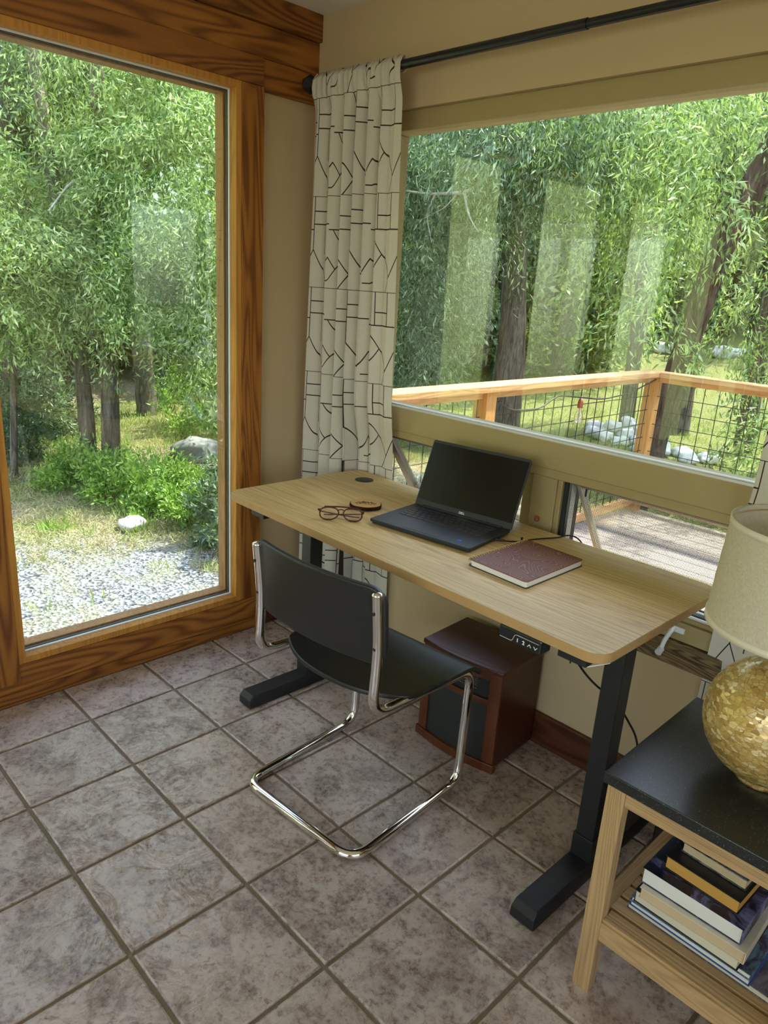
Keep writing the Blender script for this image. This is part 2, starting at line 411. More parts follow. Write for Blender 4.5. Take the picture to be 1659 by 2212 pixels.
def m_nbf():
    t = NT('notebook_cover')
    P = t.coord('Object')
    n = t.noise(P, 13, 1, 0.3)
    f = t.math('FRACT', t.math('MULTIPLY', n, 22))
    l = t.ramp(t.math('ABSOLUTE', t.math('SUBTRACT', f, 0.5)), [(0.0, (1, 1, 1)), (0.13, (0, 0, 0))])
    c = t.mix(l, (0.16, 0.052, 0.028), (0.38, 0.19, 0.115))
    t.pbr(c, 0.5, 0, None, 0.4)
    return t.m
m_nb = m_nbf()
def m_slicef():
    t = NT('wood_slice_face')
    P = t.coord('Object')
    d = t.vmath('LENGTH', t.vmath('MULTIPLY', P, (1, 1, 0)).outputs[0]).outputs['Value']
    d2 = t.math('ADD', d, t.math('MULTIPLY', t.noise(P, 25, 2), 0.008))
    r = t.math('FRACT', t.math('MULTIPLY', d2, 260))
    c = t.mix(t.math('MULTIPLY', r, 0.4), (0.62, 0.36, 0.10), (0.40, 0.20, 0.045))
    t.pbr(c, 0.4)
    return t.m
m_slice = m_slicef()

# ------------------------------------------------------------------ mesh helpers
def wloc(o):
    v = Vector((0, 0, 0))
    while o is not None:
        v += o.location; o = o.parent
    return v

def fillet(pts, r, n=6):
    pts = [Vector(p) for p in pts]; out = [pts[0]]
    for i in range(1, len(pts) - 1):
        a, b, c = pts[i - 1], pts[i], pts[i + 1]
        u = (a - b); w = (c - b)
        rr = min(r, u.length * 0.49, w.length * 0.49)
        u.normalize(); w.normalize()
        ang = u.angle(w)
        if ang > 3.1: out.append(b); continue
        d = rr
        p0, p1 = b + u * d, b + w * d
        for k in range(n + 1):
            s = k / n
            out.append((1 - s) ** 2 * p0 + 2 * s * (1 - s) * b + s * s * p1)
    out.append(pts[-1])
    return out

class MB:
    def __init__(s): s.v = []; s.f = []; s.sm = []; s.uv = None
    def add(s, vs, fs, smooth=False):
        b = len(s.v); s.v += [tuple(v) for v in vs]
        for f in fs: s.f.append(tuple(b + i for i in f)); s.sm.append(smooth)
        return s
    def box(s, x0, x1, y0, y1, z0, z1, mat=None):
        vs = [Vector((x, y, z)) for z in (z0, z1) for y in (y0, y1) for x in (x0, x1)]
        if mat is not None: vs = [mat @ v for v in vs]
        return s.add(vs, [(0, 2, 3, 1), (4, 5, 7, 6), (0, 1, 5, 4), (2, 6, 7, 3), (0, 4, 6, 2), (1, 3, 7, 5)])
    def tube(s, pts, r, n=12, cap=True, smooth=True):
        pts = [Vector(p) for p in pts]; rs = r if isinstance(r, (list, tuple)) else [r] * len(pts)
        up = None; ring = []
        for i, p in enumerate(pts):
            d = (pts[min(i + 1, len(pts) - 1)] - pts[max(i - 1, 0)]).normalized()
            if up is None: up = d.orthogonal().normalized()
            else:
                up = up - d * up.dot(d)
                up = up.normalized() if up.length > 1e-6 else d.orthogonal().normalized()
            w = d.cross(up)
            ring.append([p + (up * math.cos(2 * math.pi * k / n) + w * math.sin(2 * math.pi * k / n)) * rs[i] for k in range(n)])
        vs = [q for rg in ring for q in rg]; fs = []
        for i in range(len(pts) - 1):
            for k in range(n):
                fs.append((i * n + k, i * n + (k + 1) % n, (i + 1) * n + (k + 1) % n, (i + 1) * n + k))
        s.add(vs, fs, smooth)
        if cap:
            s.add(ring[0], [tuple(reversed(range(n)))]); s.add(ring[-1], [tuple(range(n))])
        return s
    def lathe(s, prof, c=(0, 0, 0), n=32, smooth=True):
        vs = []; fs = []
        for (r, z) in prof:
            for k in range(n):
                a = 2 * math.pi * k / n; vs.append((c[0] + r * math.cos(a), c[1] + r * math.sin(a), c[2] + z))
        for i in range(len(prof) - 1):
            for k in range(n): fs.append((i * n + k, i * n + (k + 1) % n, (i + 1) * n + (k + 1) % n, (i + 1) * n + k))
        return s.add(vs, fs, smooth)
    def prism(s, poly, z0, z1, mat=None):
        n = len(poly)
        vs = [Vector((x, y, z0)) for x, y in poly] + [Vector((x, y, z1)) for x, y in poly]
        if mat is not None: vs = [mat @ v for v in vs]
        fs = [tuple(reversed(range(n))), tuple(range(n, 2 * n))] + [(i, (i + 1) % n, n + (i + 1) % n, n + i) for i in range(n)]
        return s.add(vs, fs)
    def build(s, name, mat, parent=None, bevel=0, local=False, seg=2, recalc=False):
        me = bpy.data.meshes.new(name)
        off = Vector((0, 0, 0)) if (local or parent is None) else wloc(parent)
        me.from_pydata([(v[0] - off.x, v[1] - off.y, v[2] - off.z) for v in s.v], [], s.f)
        me.polygons.foreach_set('use_smooth', s.sm)
        if recalc:
            bm = bmesh.new(); bm.from_mesh(me); bmesh.ops.recalc_face_normals(bm, faces=bm.faces); bm.to_mesh(me); bm.free()
        me.materials.append(mat)
        o = bpy.data.objects.new(name, me); COL.objects.link(o)
        if parent is not None: o.parent = parent
        if bevel:
            b = o.modifiers.new('bevel', 'BEVEL'); b.width = bevel; b.segments = seg; b.limit_method = 'ANGLE'; b.angle_limit = R(50)
        return o

def bx(*a): return MB().box(*a)
def tag(o, label, cat=None, group=None, kind=None):
    if label: o['label'] = label
    if cat: o['category'] = cat
    if group: o['group'] = group
    if kind: o['kind'] = kind
    return o
def struct(o): o['kind'] = 'structure'; return o
def thing(name, label, cat, loc=(0, 0, 0), rz=0.0, group=None, kind=None):
    o = bpy.data.objects.new(name, None); COL.objects.link(o)
    o.location = loc; o.rotation_euler = (0, 0, rz); o.empty_display_size = 0.1
    return tag(o, label, cat, group, kind)
def copy_tree(o, parent=None):
    c = o.copy(); COL.objects.link(c); c.parent = parent
    for ch in [x for x in SC.objects if x.parent == o]: copy_tree(ch, c)
    return c
def rrect(x0, x1, y0, y1, r, n=6):
    out = []
    for cx, cy, a0 in ((x1 - r, y0 + r, -90), (x1 - r, y1 - r, 0), (x0 + r, y1 - r, 90), (x0 + r, y0 + r, 180)):
        for k in range(n + 1):
            a = R(a0 + 90 * k / n); out.append((cx + r * math.cos(a), cy + r * math.sin(a)))
    return out
def text(name, s, size, mw, mat, parent, ext=0.0003, weight=0.0):
    cu_ = bpy.data.curves.new(name, 'FONT'); cu_.body = s; cu_.size = size; cu_.extrude = ext; cu_.align_x = 'CENTER'; cu_.align_y = 'CENTER'; cu_.offset = weight
    tmp = bpy.data.objects.new('tmp', cu_); COL.objects.link(tmp)
    dg = bpy.context.evaluated_depsgraph_get()
    me = bpy.data.meshes.new_from_object(tmp.evaluated_get(dg))
    bpy.data.objects.remove(tmp)
    me.transform(mw); me.name = name
    me.materials.clear(); me.materials.append(mat)
    o = bpy.data.objects.new(name, me); COL.objects.link(o); o.parent = parent
    return o

# ------------------------------------------------------------------ room shell
XR, YF, ZC = 4.7, -5.3, 2.33
struct(bx(-0.2, XR + .2, YF - .2, 0.15, -0.25, -0.006).build('floor', m_grout))
tl = MB(); g = 0.0055
for i in range(-1, 16):
    for j in range(-2, 17):
        x0, x1 = TX + i * TS + g, TX + (i + 1) * TS - g
        y1, y0 = TY - j * TS - g, TY - (j + 1) * TS + g
        x0, x1, y0, y1 = max(x0, 0.001), min(x1, XR), max(y0, YF), min(y1, -0.001)
        if x1 - x0 < 0.02 or y1 - y0 < 0.02: continue
        e = 0.004
        vs = [(x0, y0, -.006), (x1, y0, -.006), (x1, y1, -.006), (x0, y1, -.006), (x0, y0, -.0015), (x1, y0, -.0015), (x1, y1, -.0015), (x0, y1, -.0015),
              (x0 + e, y0 + e, 0), (x1 - e, y0 + e, 0), (x1 - e, y1 - e, 0), (x0 + e, y1 - e, 0)]
        tl.add(vs, [(0, 1, 5, 4), (1, 2, 6, 5), (2, 3, 7, 6), (3, 0, 4, 7), (4, 5, 9, 8), (5, 6, 10, 9), (6, 7, 11, 10), (7, 4, 8, 11), (8, 9, 10, 11)])
to = tl.build('floor_tiles', m_tile); struct(to); to.parent = bpy.data.objects['floor']
struct(bx(-0.3, XR + .3, YF - .3, 0.88, ZC, ZC + 0.22).build('ceiling', m_ceil))

# left wall: five tall windows side by side with posts between them
NEAR = [-.357, -1.406, -2.35, -3.24, -4.19]; FAR = [-1.184, -2.13, -3.02, -3.95, -4.9]
WZ0, WZ1 = 0.166, 2.033
wl = MB()
wl.box(-.125, -.02, YF - .2, .15, -.6, WZ0 - .03); wl.box(-.125, -.02, YF - .2, .15, WZ1 + .02, 2.33)
edges = [.15] + [v for a, b in zip(NEAR, FAR) for v in (a + .02, b - .02)] + [YF - .2]
for k in range(0, len(edges), 2): wl.box(-.125, -.02, edges[k + 1], edges[k], WZ0 - .03, WZ1 + .02)
struct(wl.build('wall_left', m_wall))

def ring(mb, x0, x1, y0, y1, z0, z1, w):
    mb.box(x0, x1, y0, y0 + w, z0, z1); mb.box(x0, x1, y1 - w, y1, z0, z1)
    mb.box(x0, x1, y0 + w, y1 - w, z0, z0 + w); mb.box(x0, x1, y0 + w, y1 - w, z1 - w, z1)
    return mb
for n, (a, b) in enumerate(zip(NEAR, FAR), 1):
    j = ring(MB(), -.13, .0, b - .023, a + .023, WZ0 - .023, WZ1 + .023, .023)
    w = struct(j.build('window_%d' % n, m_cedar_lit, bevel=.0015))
    struct(ring(MB(), -.046, -.038, b, a, WZ0, WZ1, .004).build('glazing_bead', m_white, w))
    struct(ring(MB(), -.062, -.050, b, a, WZ0, WZ1, .006).build('gasket', m_gasket, w))
    struct(ring(MB(), -.115, -.063, b, a, WZ0, WZ1, .012).build('outer_stop', m_stop, w, bevel=.0015))
    struct(bx(-.0495, -.0475, b + .003, a - .003, WZ0 + .003, WZ1 - .003).build('window_pane', m_glass, w))
# interior boards
tn = 1
def trim(mb, mat, bevel=.002):
    global tn
    o = struct(mb.build('trim_%d' % tn, mat, bevel=bevel)); tn += 1; return o
trim(bx(-.02, .003, -.334, -.243, WZ0 - .021, 2.0545), m_cedar_z)                      # casing right of window_1
for a, b in zip(FAR, NEAR[1:] + [YF + .1]):
    trim(bx(-.02, .006, b + .0235 if b > YF + .2 else b, a - .0235, .08, 2.0545), m_cedar_z)
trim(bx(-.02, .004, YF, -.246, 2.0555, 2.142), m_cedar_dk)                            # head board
trim(bx(-.02, -.004, YF, 0, 2.143, 2.243), m_cedar_y)                                 # plank above
trim(bx(-.02, -.004, -.243, 0, 2.043, 2.142), m_cedar_y)                              # short plank in the corner
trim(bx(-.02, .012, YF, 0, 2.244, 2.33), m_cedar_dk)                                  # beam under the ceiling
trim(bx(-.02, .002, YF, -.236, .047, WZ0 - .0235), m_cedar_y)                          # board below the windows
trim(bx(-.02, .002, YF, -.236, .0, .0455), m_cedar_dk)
struct(bx(-.02, .0, -.236, 0, 0, .115).build('baseboard_left', m_base, bevel=.002))
# small electrical plate scars on the left wall
# back wall
OX0, OX1, OZ0, OZ1 = .32, 2.12, .465, 1.985
wb = MB()
wb.box(-.2, OX0, 0, .15, -.6, 2.33); wb.box(OX1, XR + .2, 0, .15, -.6, 2.33)
wb.box(OX0, OX1, 0, .15, -.6, OZ0); wb.box(OX0, OX1, 0, .15, OZ1, 2.33)
struct(wb.build('wall_back', m_wall))
struct(bx(.0, XR, -.015, 0, 0, .115).build('baseboard_back', m_base, bevel=.003))
w6 = MB()
w6.box(OX0, OX1, .018, .10, 1.925, OZ1)                       # head
w6.box(OX0, OX0 + .06, .018, .10, 1.012, 1.925); w6.box(OX1 - .06, OX1, .018, .10, 1.012, 1.925)
w6.box(OX0, OX1, -.004, .10, .925, 1.010)                     # wide mid rail
w6.box(OX0, OX1, .002, .10, .897, .925)
w6.box(1.08, 1.115, .010, .10, .60, .897)                      # mullion between the awning sashes, three stepped faces
w6.box(1.1165, 1.205, .002, .10, .54, .897)
w6.box(1.205, 1.221, .008, .10, .54, .897)
w6.box(OX0, OX0 + .06, .004, .10, .54, .897); w6.box(OX1 - .06, OX1, .004, .10, .54, .897)
w6.box(OX0, OX1, -.002, .10, .54, .592); w6.box(OX0, OX1, .014, .10, .592, .606)
win6 = struct(w6.build('window_6', m_trimp, bevel=.0025))
struct(bx(OX0 + .05, OX1 - .05, .052, .054, 1.010, 1.927).build('window_pane', m_glass, win6))
trk = MB()
for xa, xb in ((.38, 1.08), (1.221, 2.06)):
    trk.box(xa, xb, .020, .026, .606, .612); trk.box(xa, xb, .046, .062, .606, .618)
struct(trk.build('white_track', m_white, win6))
trk = MB()
for xa, xb in ((.38, 1.08), (1.221, 2.06)):
    trk.box(xa, xb, .026, .046, .606, .609); trk.box(xa, xb, .062, .072, .606, .620)
    trk.box(xa, xa + .010, .02, .10, .606, .897)
    trk.box(xa, xb, .03, .09, .889, .897)
struct(trk.build('dark_seal', m_gasket, win6))
struct(bx(1.2315, 1.2405, .034, .062, .620, .888).build('side_track', m_satin, win6, bevel=.001))
struct(bx(.391, 2.05, .034, .050, 1.0102, 1.0135).build('glazing_bead', m_white, win6))
for (xa, xb, sw, L_, ms_) in ((.392, 1.078, .034, .29, m_alu), (1.243, 2.05, .012, .33, m_sashp)):
    f_ = MB(); T = Matrix.Translation((0, .050, .885)) @ Matrix.Rotation(R(35), 4, 'X')
    def sb(mb, x0, x1, z0, z1, y0=0.0, y1=.026): mb.box(x0, x1, y0, y1, z0, z1, mat=T)
    sb(f_, xa, xa + sw, -L_, 0); sb(f_, xb - sw, xb, -L_, 0); sb(f_, xa + sw, xb - sw, -.012, 0); sb(f_, xa + sw, xb - sw, -L_, -L_ + .010)
    s_ = struct(f_.build('awning_sash', ms_, win6, bevel=.002))
    p_ = MB(); p_.box(xa + sw, xb - sw, .011, .014, -L_ + .010, -.012, mat=T); struct(p_.build('sash_pane', m_glass, s_))
struct(bx(1.235, 2.05, .0300, .0306, .606, .89).build('insect_screen', m_screenmesh, win6))
lat = MB(); lat.tube([(1.292, .028, .885), (1.292, .028, .862)], .003, 8)
struct(lat.build('screen_pull', m_gasket, win6))
hd = MB()
hd.tube(fillet([(1.640, -.004, .575), (1.640, -.030, .572), (1.632, -.038, .545), (1.628, -.045, .515)], .01), .0062, 12)
hd.tube([(1.628, -.040, .518), (1.628, -.058, .510)], .0095, 14)
hd.box(1.622, 1.668, -.010, -.002, .566, .582)
hnd = struct(hd.build('window_crank', m_white, win6, bevel=.001))
struct(bx(OX0, OX1, -.012, .06, .466, .538).build('trim_sill', m_rough, bevel=.003)); bpy.data.objects['trim_sill'].name = 'trim_%d' % tn; tn += 1
kn = MB().lathe([(0, 0), (.007, .001), (.009, .006), (.0075, .014), (0, .017)], (1.155, -.006, .752), 14)
struct(kn.build('sash_latch', m_copper, win6))

# walls behind the camera; their window openings are made up to let light in
wf = MB()
wf.box(-.2, .8, YF - .15, YF, -.6, 2.33); wf.box(3.8, XR + .2, YF - .15, YF, -.6, 2.33)
wf.box(.8, 3.8, YF - .15, YF, -.6, .55); wf.box(.8, 3.8, YF - .15, YF, 2.1, 2.33)
struct(wf.build('wall_front', m_wall))
wr = MB()
wr.box(XR, XR + .15, YF, -3.5, -.6, 2.33); wr.box(XR, XR + .15, -1.1, 0, -.6, 2.33)
wr.box(XR, XR + .15, -3.5, -1.1, -.6, .55); wr.box(XR, XR + .15, -3.5, -1.1, 2.1, 2.33)
struct(wr.build('wall_right', m_wall))

w7 = struct(MB().box(.8, 3.8, YF - .12, YF - .05, .55, .62).box(.8, 3.8, YF - .12, YF - .05, 2.03, 2.1).box(2.26, 2.34, YF - .12, YF - .05, .62, 2.03).box(.8, .87, YF - .12, YF - .05, .62, 2.03).box(3.73, 3.8, YF - .12, YF - .05, .62, 2.03).build('window_7', m_trimp))
struct(bx(.87, 3.73, YF - .09, YF - .086, .62, 2.03).build('window_pane', m_glass, w7))
w8 = struct(MB().box(XR + .05, XR + .12, -3.5, -1.1, .55, .62).box(XR + .05, XR + .12, -3.5, -1.1, 2.03, 2.1).box(XR + .05, XR + .12, -2.34, -2.26, .62, 2.03).box(XR + .05, XR + .12, -3.5, -3.43, .62, 2.03).box(XR + .05, XR + .12, -1.17, -1.1, .62, 2.03).build('window_8', m_trimp))
struct(bx(XR + .086, XR + .09, -3.43, -1.17, .62, 2.03).build('window_pane', m_glass, w8))

# ------------------------------------------------------------------ curtain rod and curtains
rod = thing('curtain_rod', 'black metal curtain rod with faceted ball end above the wide window', 'curtain rod', (1.0, -.085, 2.09))
RZ = 2.088
MB().tube([(.10, -.085, RZ), (1.165, -.085, RZ)], .0135, 20).build('thick_tube', m_blackrod, rod)
MB().tube([(1.165, -.085, RZ), (3.2, -.085, RZ)], .0115, 20).build('thin_tube', m_blackrod, rod)
fm = bmesh.new(); bmesh.ops.create_icosphere(fm, subdivisions=1, radius=.033)
me = bpy.data.meshes.new('finial'); fm.to_mesh(me); fm.free(); me.materials.append(m_blackrod)
fo = bpy.data.objects.new('finial', me); COL.objects.link(fo); fo.parent = rod; fo.location = Vector((.058, -.088, RZ)) - wloc(rod)
MB().tube([(.078, -.085, RZ), (.098, -.085, RZ)], .016, 16).build('collar', m_blackrod, rod)
for bxx in (.30, 2.9):
    MB().tube([(bxx, -.002, RZ - .01), (bxx, -.085, RZ - .01)], .006, 10).box(bxx - .012, bxx + .012, -.006, -.0005, RZ - .05, RZ + .03).build('wall_bracket', m_blackrod, rod)

def curtain(name, label, xt, xb, z0, nf, seed, amp_t=.016, amp_b=.030, width=1.05, yt=-.085, yb=-.062, hem=(0, 0), bends=None):
    NU, NV = 260, 90
    rr = random.Random(seed)
    ph = [rr.uniform(-.5, .5) for _ in range(40)]
    am = [rr.uniform(.55, 1.25) for _ in range(40)]
    V = np.zeros((NV + 1, NU + 1, 3)); zt = RZ + .028
    for j in range(NV + 1):
        t = j / NV; z = zt + (z0 - zt) * t
        s = min(1, t * 9)
        xl = xt[0] + (xb[0] - xt[0]) * t ** .9; xr_ = xt[1] + (xb[1] - xt[1]) * t ** 1.1
        for i in range(NU + 1):
            u = i / NU
            # folds: wide panel at the window side, tight pleats toward the corner
            uu = u ** 0.9
            f = uu * nf + .35 * math.sin(u * 5 + seed) + .12 * math.sin(t * 3 + u * 7)
            k = int(f) % 40
            a = (amp_t * (1 - s) + (amp_t + (amp_b - amp_t) * t) * s)
            flat = 1 - .75 * max(0, (u - .80) / .20) ** 1.0
            w = math.sin(2 * math.pi * f)
            y = (yt + (yb - yt) * t) + a * w * flat * (.75 + .25 * math.sin(f * 1.3 + seed))
            x = xl + (xr_ - xl) * u + a * .20 * math.sin(4 * math.pi * f + .8) * flat
            dzr = z - RZ
            yr = yt - .0175 * (math.sqrt(max(0, 1 - (dzr / .028) ** 2)) if dzr > 0 else 1) + .0035 * math.sin(2 * math.pi * f * 2.6)
            yr = min(yr, yt - .0148 * (math.sqrt(max(0, 1 - (dzr / .028) ** 2)) if dzr > 0 else 1))
            if dzr > -.024: y = yr
            elif dzr > -.10:
                q = (-.024 - dzr) / .076; q = q * q * (3 - 2 * q)
                y = yr * (1 - q) + y * q
            if x > .30:
                q = min(1, max(0, (1.02 - z) / .2)) * min(1, (x - .30) / .06)
                yc = -.021 + .011 * w * flat
                y = y * (1 - q) + yc * q; x -= .030 * q
            V[j, i] = (x, min(y, -.008), z)
    # unfolded width: arc length at mid height
    row = V[NV // 3]; ds = np.r_[0, np.cumsum(np.linalg.norm(np.diff(row[:, :2], axis=0) * np.array([1, 0]), axis=1))]
    ds = ds / ds[-1] * width
    # hidden back half of the rod sleeve
    me = bpy.data.meshes.new(name)
    verts = V.reshape(-1, 3).tolist()
    # back layer of the rod pocket
    base = len(verts)
    for q in range(1, 7):
        th = math.pi * q / 6
        for i in range(NU + 1):
            x = V[0, i, 0]
            verts.append((x, yt + .018 * math.sin(th) , RZ + .028 - (1 - math.cos(th)) * .026))
    faces = [(j * (NU + 1) + i, (j + 1) * (NU + 1) + i, (j + 1) * (NU + 1) + i + 1, j * (NU + 1) + i + 1) for j in range(NV) for i in range(NU)]
    for q in range(6):
        for i in range(NU):
            a0 = i if q == 0 else base + (q - 1) * (NU + 1) + i
            b0 = base + q * (NU + 1) + i
            faces.append((a0, a0 + 1, b0 + 1, b0))
    me.from_pydata(verts, [], faces)
    me.polygons.foreach_set('use_smooth', [True] * len(faces))
    uvl = me.uv_layers.new(name='uv')
    H = zt - z0
    loops = np.zeros(len(me.loops), dtype=np.int32); me.loops.foreach_get('vertex_index', loops)
    uvv = np.zeros((len(verts), 2))
    for j in range(NV + 1): uvv[j * (NU + 1):(j + 1) * (NU + 1), 0] = ds + 10; uvv[j * (NU + 1):(j + 1) * (NU + 1), 1] = j / NV * H + 10
    uvv[base:, 0] = np.tile(ds, 6) + 10; uvv[base:, 1] = 10
    uvl.data.foreach_set('uv', uvv[loops].ravel())
    me.materials.append(m_curtain)
    o = bpy.data.objects.new(name, me); COL.objects.link(o)
    so = o.modifiers.new('solid', 'SOLIDIFY'); so.thickness = .0012
    return tag(o, label, 'curtain')
curtain('curtain', 'cream curtain with thin dark geometric lines gathered in the corner beside the tall window', (.085, .515), (.0, .575), .03, 6.6, 3, amp_t=.022, amp_b=.042, width=.74)
curtain('curtain', 'cream curtain with dark lines hanging behind the table lamp', (1.80, 2.35), (1.765, 2.35), .03, 3.0, 9, amp_t=.014, amp_b=.022, width=.8)

# ------------------------------------------------------------------ standing desk
DZ = .745
DA = R(-.67)
desk = thing('standing_desk', 'light oak topped standing desk with black steel T-shaped legs under the wide window', 'desk', (.345, -.623, 0), DA)
DL, DD, DT = 1.405, .588, .024
MB().prism(rrect(0, DL, 0, DD, .045, 8), DZ - DT + .0, DZ - .0012).build('edge_band', m_oakedge, desk, bevel=.0015, local=True)
MB().prism(rrect(.0008, DL - .0008, .0008, DD - .0008, .045, 8), DZ - .0012, DZ).build('tabletop', m_oak, desk, local=True)
for lx in (.115, 1.295):
    l_ = bx(lx, lx + .050, .235, .290, .055, DZ - DT - .03).build('leg', m_black, desk, bevel=.003, local=True)
    bx(lx - .004, lx + .054, .231, .294, .050, .115).build('lower_sleeve', m_black, l_, bevel=.002, local=True)
    f0 = lx - .010
    MB().add([(f0, -.015, .004), (f0 + .07, -.015, .004), (f0 + .07, .560, .004), (f0, .560, .004), (f0 + .004, .0, .050), (f0 + .066, .0, .050), (f0 + .066, .550, .050), (f0 + .004, .550, .050), (f0 + .002, -.015, .034), (f0 + .068, -.015, .034)],
             [(0, 3, 2, 1), (4, 5, 6, 7), (0, 1, 9, 8), (8, 9, 5, 4), (1, 2, 6, 5, 9), (3, 0, 8, 4, 7), (2, 3, 7, 6)]).build('foot', m_black, desk, bevel=.003, local=True)
    bx(lx - .01, lx + .06, .03, .55, DZ - DT - .032, DZ - DT - .001).build('top_bracket', m_black, desk, bevel=.002, local=True)
bx(.165, 1.295, .245, .285, DZ - DT - .045, DZ - DT - .012).build('crossbar', m_black, desk, bevel=.002, local=True)
MB().lathe([(0, .0025), (.030, .0025), (.034, .001), (.034, 0)], (.133, .500, DZ), 40).build('cable_grommet', m_gasket, desk, local=True)
pd = bx(1.148, 1.262, .000, .040, DZ - DT - .034, DZ - DT - .0005).build('control_paddle', m_panel, desk, bevel=.004, local=True)
def onp(x, z): return Matrix.Translation((1.148 + x, -.0004, DZ - DT - .034 + z)) @ Matrix.Rotation(R(90), 4, 'X')
text('preset_mark', '1', .012, onp(.052, .012), m_whitepr, pd, .0004, .0004)
text('preset_mark', '2', .012, onp(.068, .012), m_whitepr, pd, .0004, .0004)
for k, (cx, sgn) in enumerate(((.084, 1), (.100, -1))):
    a = MB(); 
    for sx in (-1, 1):
        a.tube([(1.148 + cx, -.0006, DZ - DT - .022 + .003 * sgn), (1.148 + cx + sx * .0045, -.0006, DZ - DT - .022 - .003 * sgn)], .0008, 6)
    a.build('arrow_mark', m_whitepr, pd, local=True)
ln = MB().tube(fillet([(1.152, -.0005, DZ - DT - .0285), (1.186, -.0005, DZ - DT - .0285), (1.192, -.0005, DZ - DT - .010), (1.256, -.0005, DZ - DT - .010)], .006), .0005, 6)
ln.build('silver_line', m_whitepr, pd, local=True)
# white wire clip under the front right corner
cl = MB().tube(fillet([(1.330, .12, DZ - DT - .006), (1.330, .06, DZ - DT - .012), (1.345, .05, DZ - DT - .040), (1.375, .10, DZ - DT - .034), (1.375, .06, DZ - DT - .012), (1.372, .13, DZ - DT - .006)], .006), .0016, 8)
cl.build('cable_clip', m_white, desk, local=True)
bx(1.255, 1.300, .03, .09, DZ - DT - .018, DZ - DT - .001).build('cord_clamp', m_gasket, desk, bevel=.003, local=True)
cc = MB().tube(fillet([(1.292, .06, DZ - DT - .012), (1.290, .10, .66), (1.278, .19, .58), (1.275, .25, .53), (1.305, .33, .46), (1.35, .38, .36), (1.36, .40, .2)], .04), .0028, 8)
cc.build('desk_power_cord', m_cordb, desk, local=True)

# ------------------------------------------------------------------ cantilever chair
CA = R(4)
chair = thing('cantilever_chair', 'black leather and chrome tube cantilever chair pulled up to the desk', 'chair', (1.033, -.6165, 0), CA)
hw = .2175
def side(sg): return [(sg * hw, -.203, .752), (sg * hw, -.186, .60), (sg * hw, -.196, .428), (sg * hw, .232, .392), (sg * hw, .222, .0135), (sg * hw, -.235, .0135)]
pts = side(-1) + list(reversed(side(1)))
pth = []
P0 = fillet(pts, .062, 10)
MB().tube(P0, .0135, 20).build('tube_frame', m_chrome, chair, local=True)
for sg in (-1, 1):
    MB().lathe([(0, .006), (.009, .005), (.0138, .002), (.0138, -.004), (.0127, -.006)], (sg * hw, -.203, .752), 20).build('end_cap', m_chrome, chair, local=True)
    for zz, vv in ((.705, -.200), (.61, -.189)):
        MB().tube([(sg * hw, vv - .0095, zz), (sg * hw, vv - .0135, zz)], .0045, 12).build('screw', m_gasket, chair, local=True)
def panel(fn, nu, nv):
    m = MB(); vs = []
    for j in range(nv + 1):
        for i in range(nu + 1): vs.append(fn(i / nu, j / nv))
    m.add(vs, [(j * (nu + 1) + i, j * (nu + 1) + i + 1, (j + 1) * (nu + 1) + i + 1, (j + 1) * (nu + 1) + i) for j in range(nv) for i in range(nu)], True)
    return m
def rr_warp(u, v, wx, wz, r):   # unit square to rounded rectangle (centre origin)
    x = (u - .5) * 2; y = (v - .5) * 2
    X, Y = x * wx, y * wz
    # pull corners in
    ax, ay = abs(X), abs(Y)
    if ax > wx - r and ay > wz - r:
        dx, dy = ax - (wx - r), ay - (wz - r)
        m_ = max(dx, dy); l = math.hypot(dx, dy)
        if l > 1e-9: s = m_ / l; dx *= s; dy *= s
        X = math.copysign(wx - r + dx, X); Y = math.copysign(wz - r + dy, Y)
    return X, Y
def backf(u, v):
    X, Z = rr_warp(u, v, .234, .104, .045)
    y = -.172 - .034 * (1 - (X / .234) ** 2) - .010 * (Z / .104)
    return (X, y, .664 + Z)
bk = panel(backf, 48, 24).build('backrest', m_leather, chair, local=True)
so = bk.modifiers.new('s', 'SOLIDIFY'); so.thickness = .017; so.offset = 1
bv = bk.modifiers.new('b', 'BEVEL'); bv.width = .004; bv.segments = 3; bv.angle_limit = R(50); bv.limit_method = 'ANGLE'
def seatf(u, v):
    X = (u - .5) * 2
    rear = -.155 + .075 * abs(X) ** 2.4
    Y = rear + (.262 - rear) * v
    hwx = .236 - .016 * max(0, 1 - v * 7) ** 2
    x = X * hwx
    z = .436 - .026 * v - .010 * (1 - X * X) * math.sin(math.pi * min(1, v * 1.1))
    if v > .84:
        q = (v - .84) / .16; z -= .030 * q * q; 
    return (x, Y, z)
st = panel(seatf, 44, 40).build('seat', m_leather, chair, local=True)
so = st.modifiers.new('s', 'SOLIDIFY'); so.thickness = .013; so.offset = -1
bv = st.modifiers.new('b', 'BEVEL'); bv.width = .003; bv.segments = 3; bv.angle_limit = R(50); bv.limit_method = 'ANGLE'

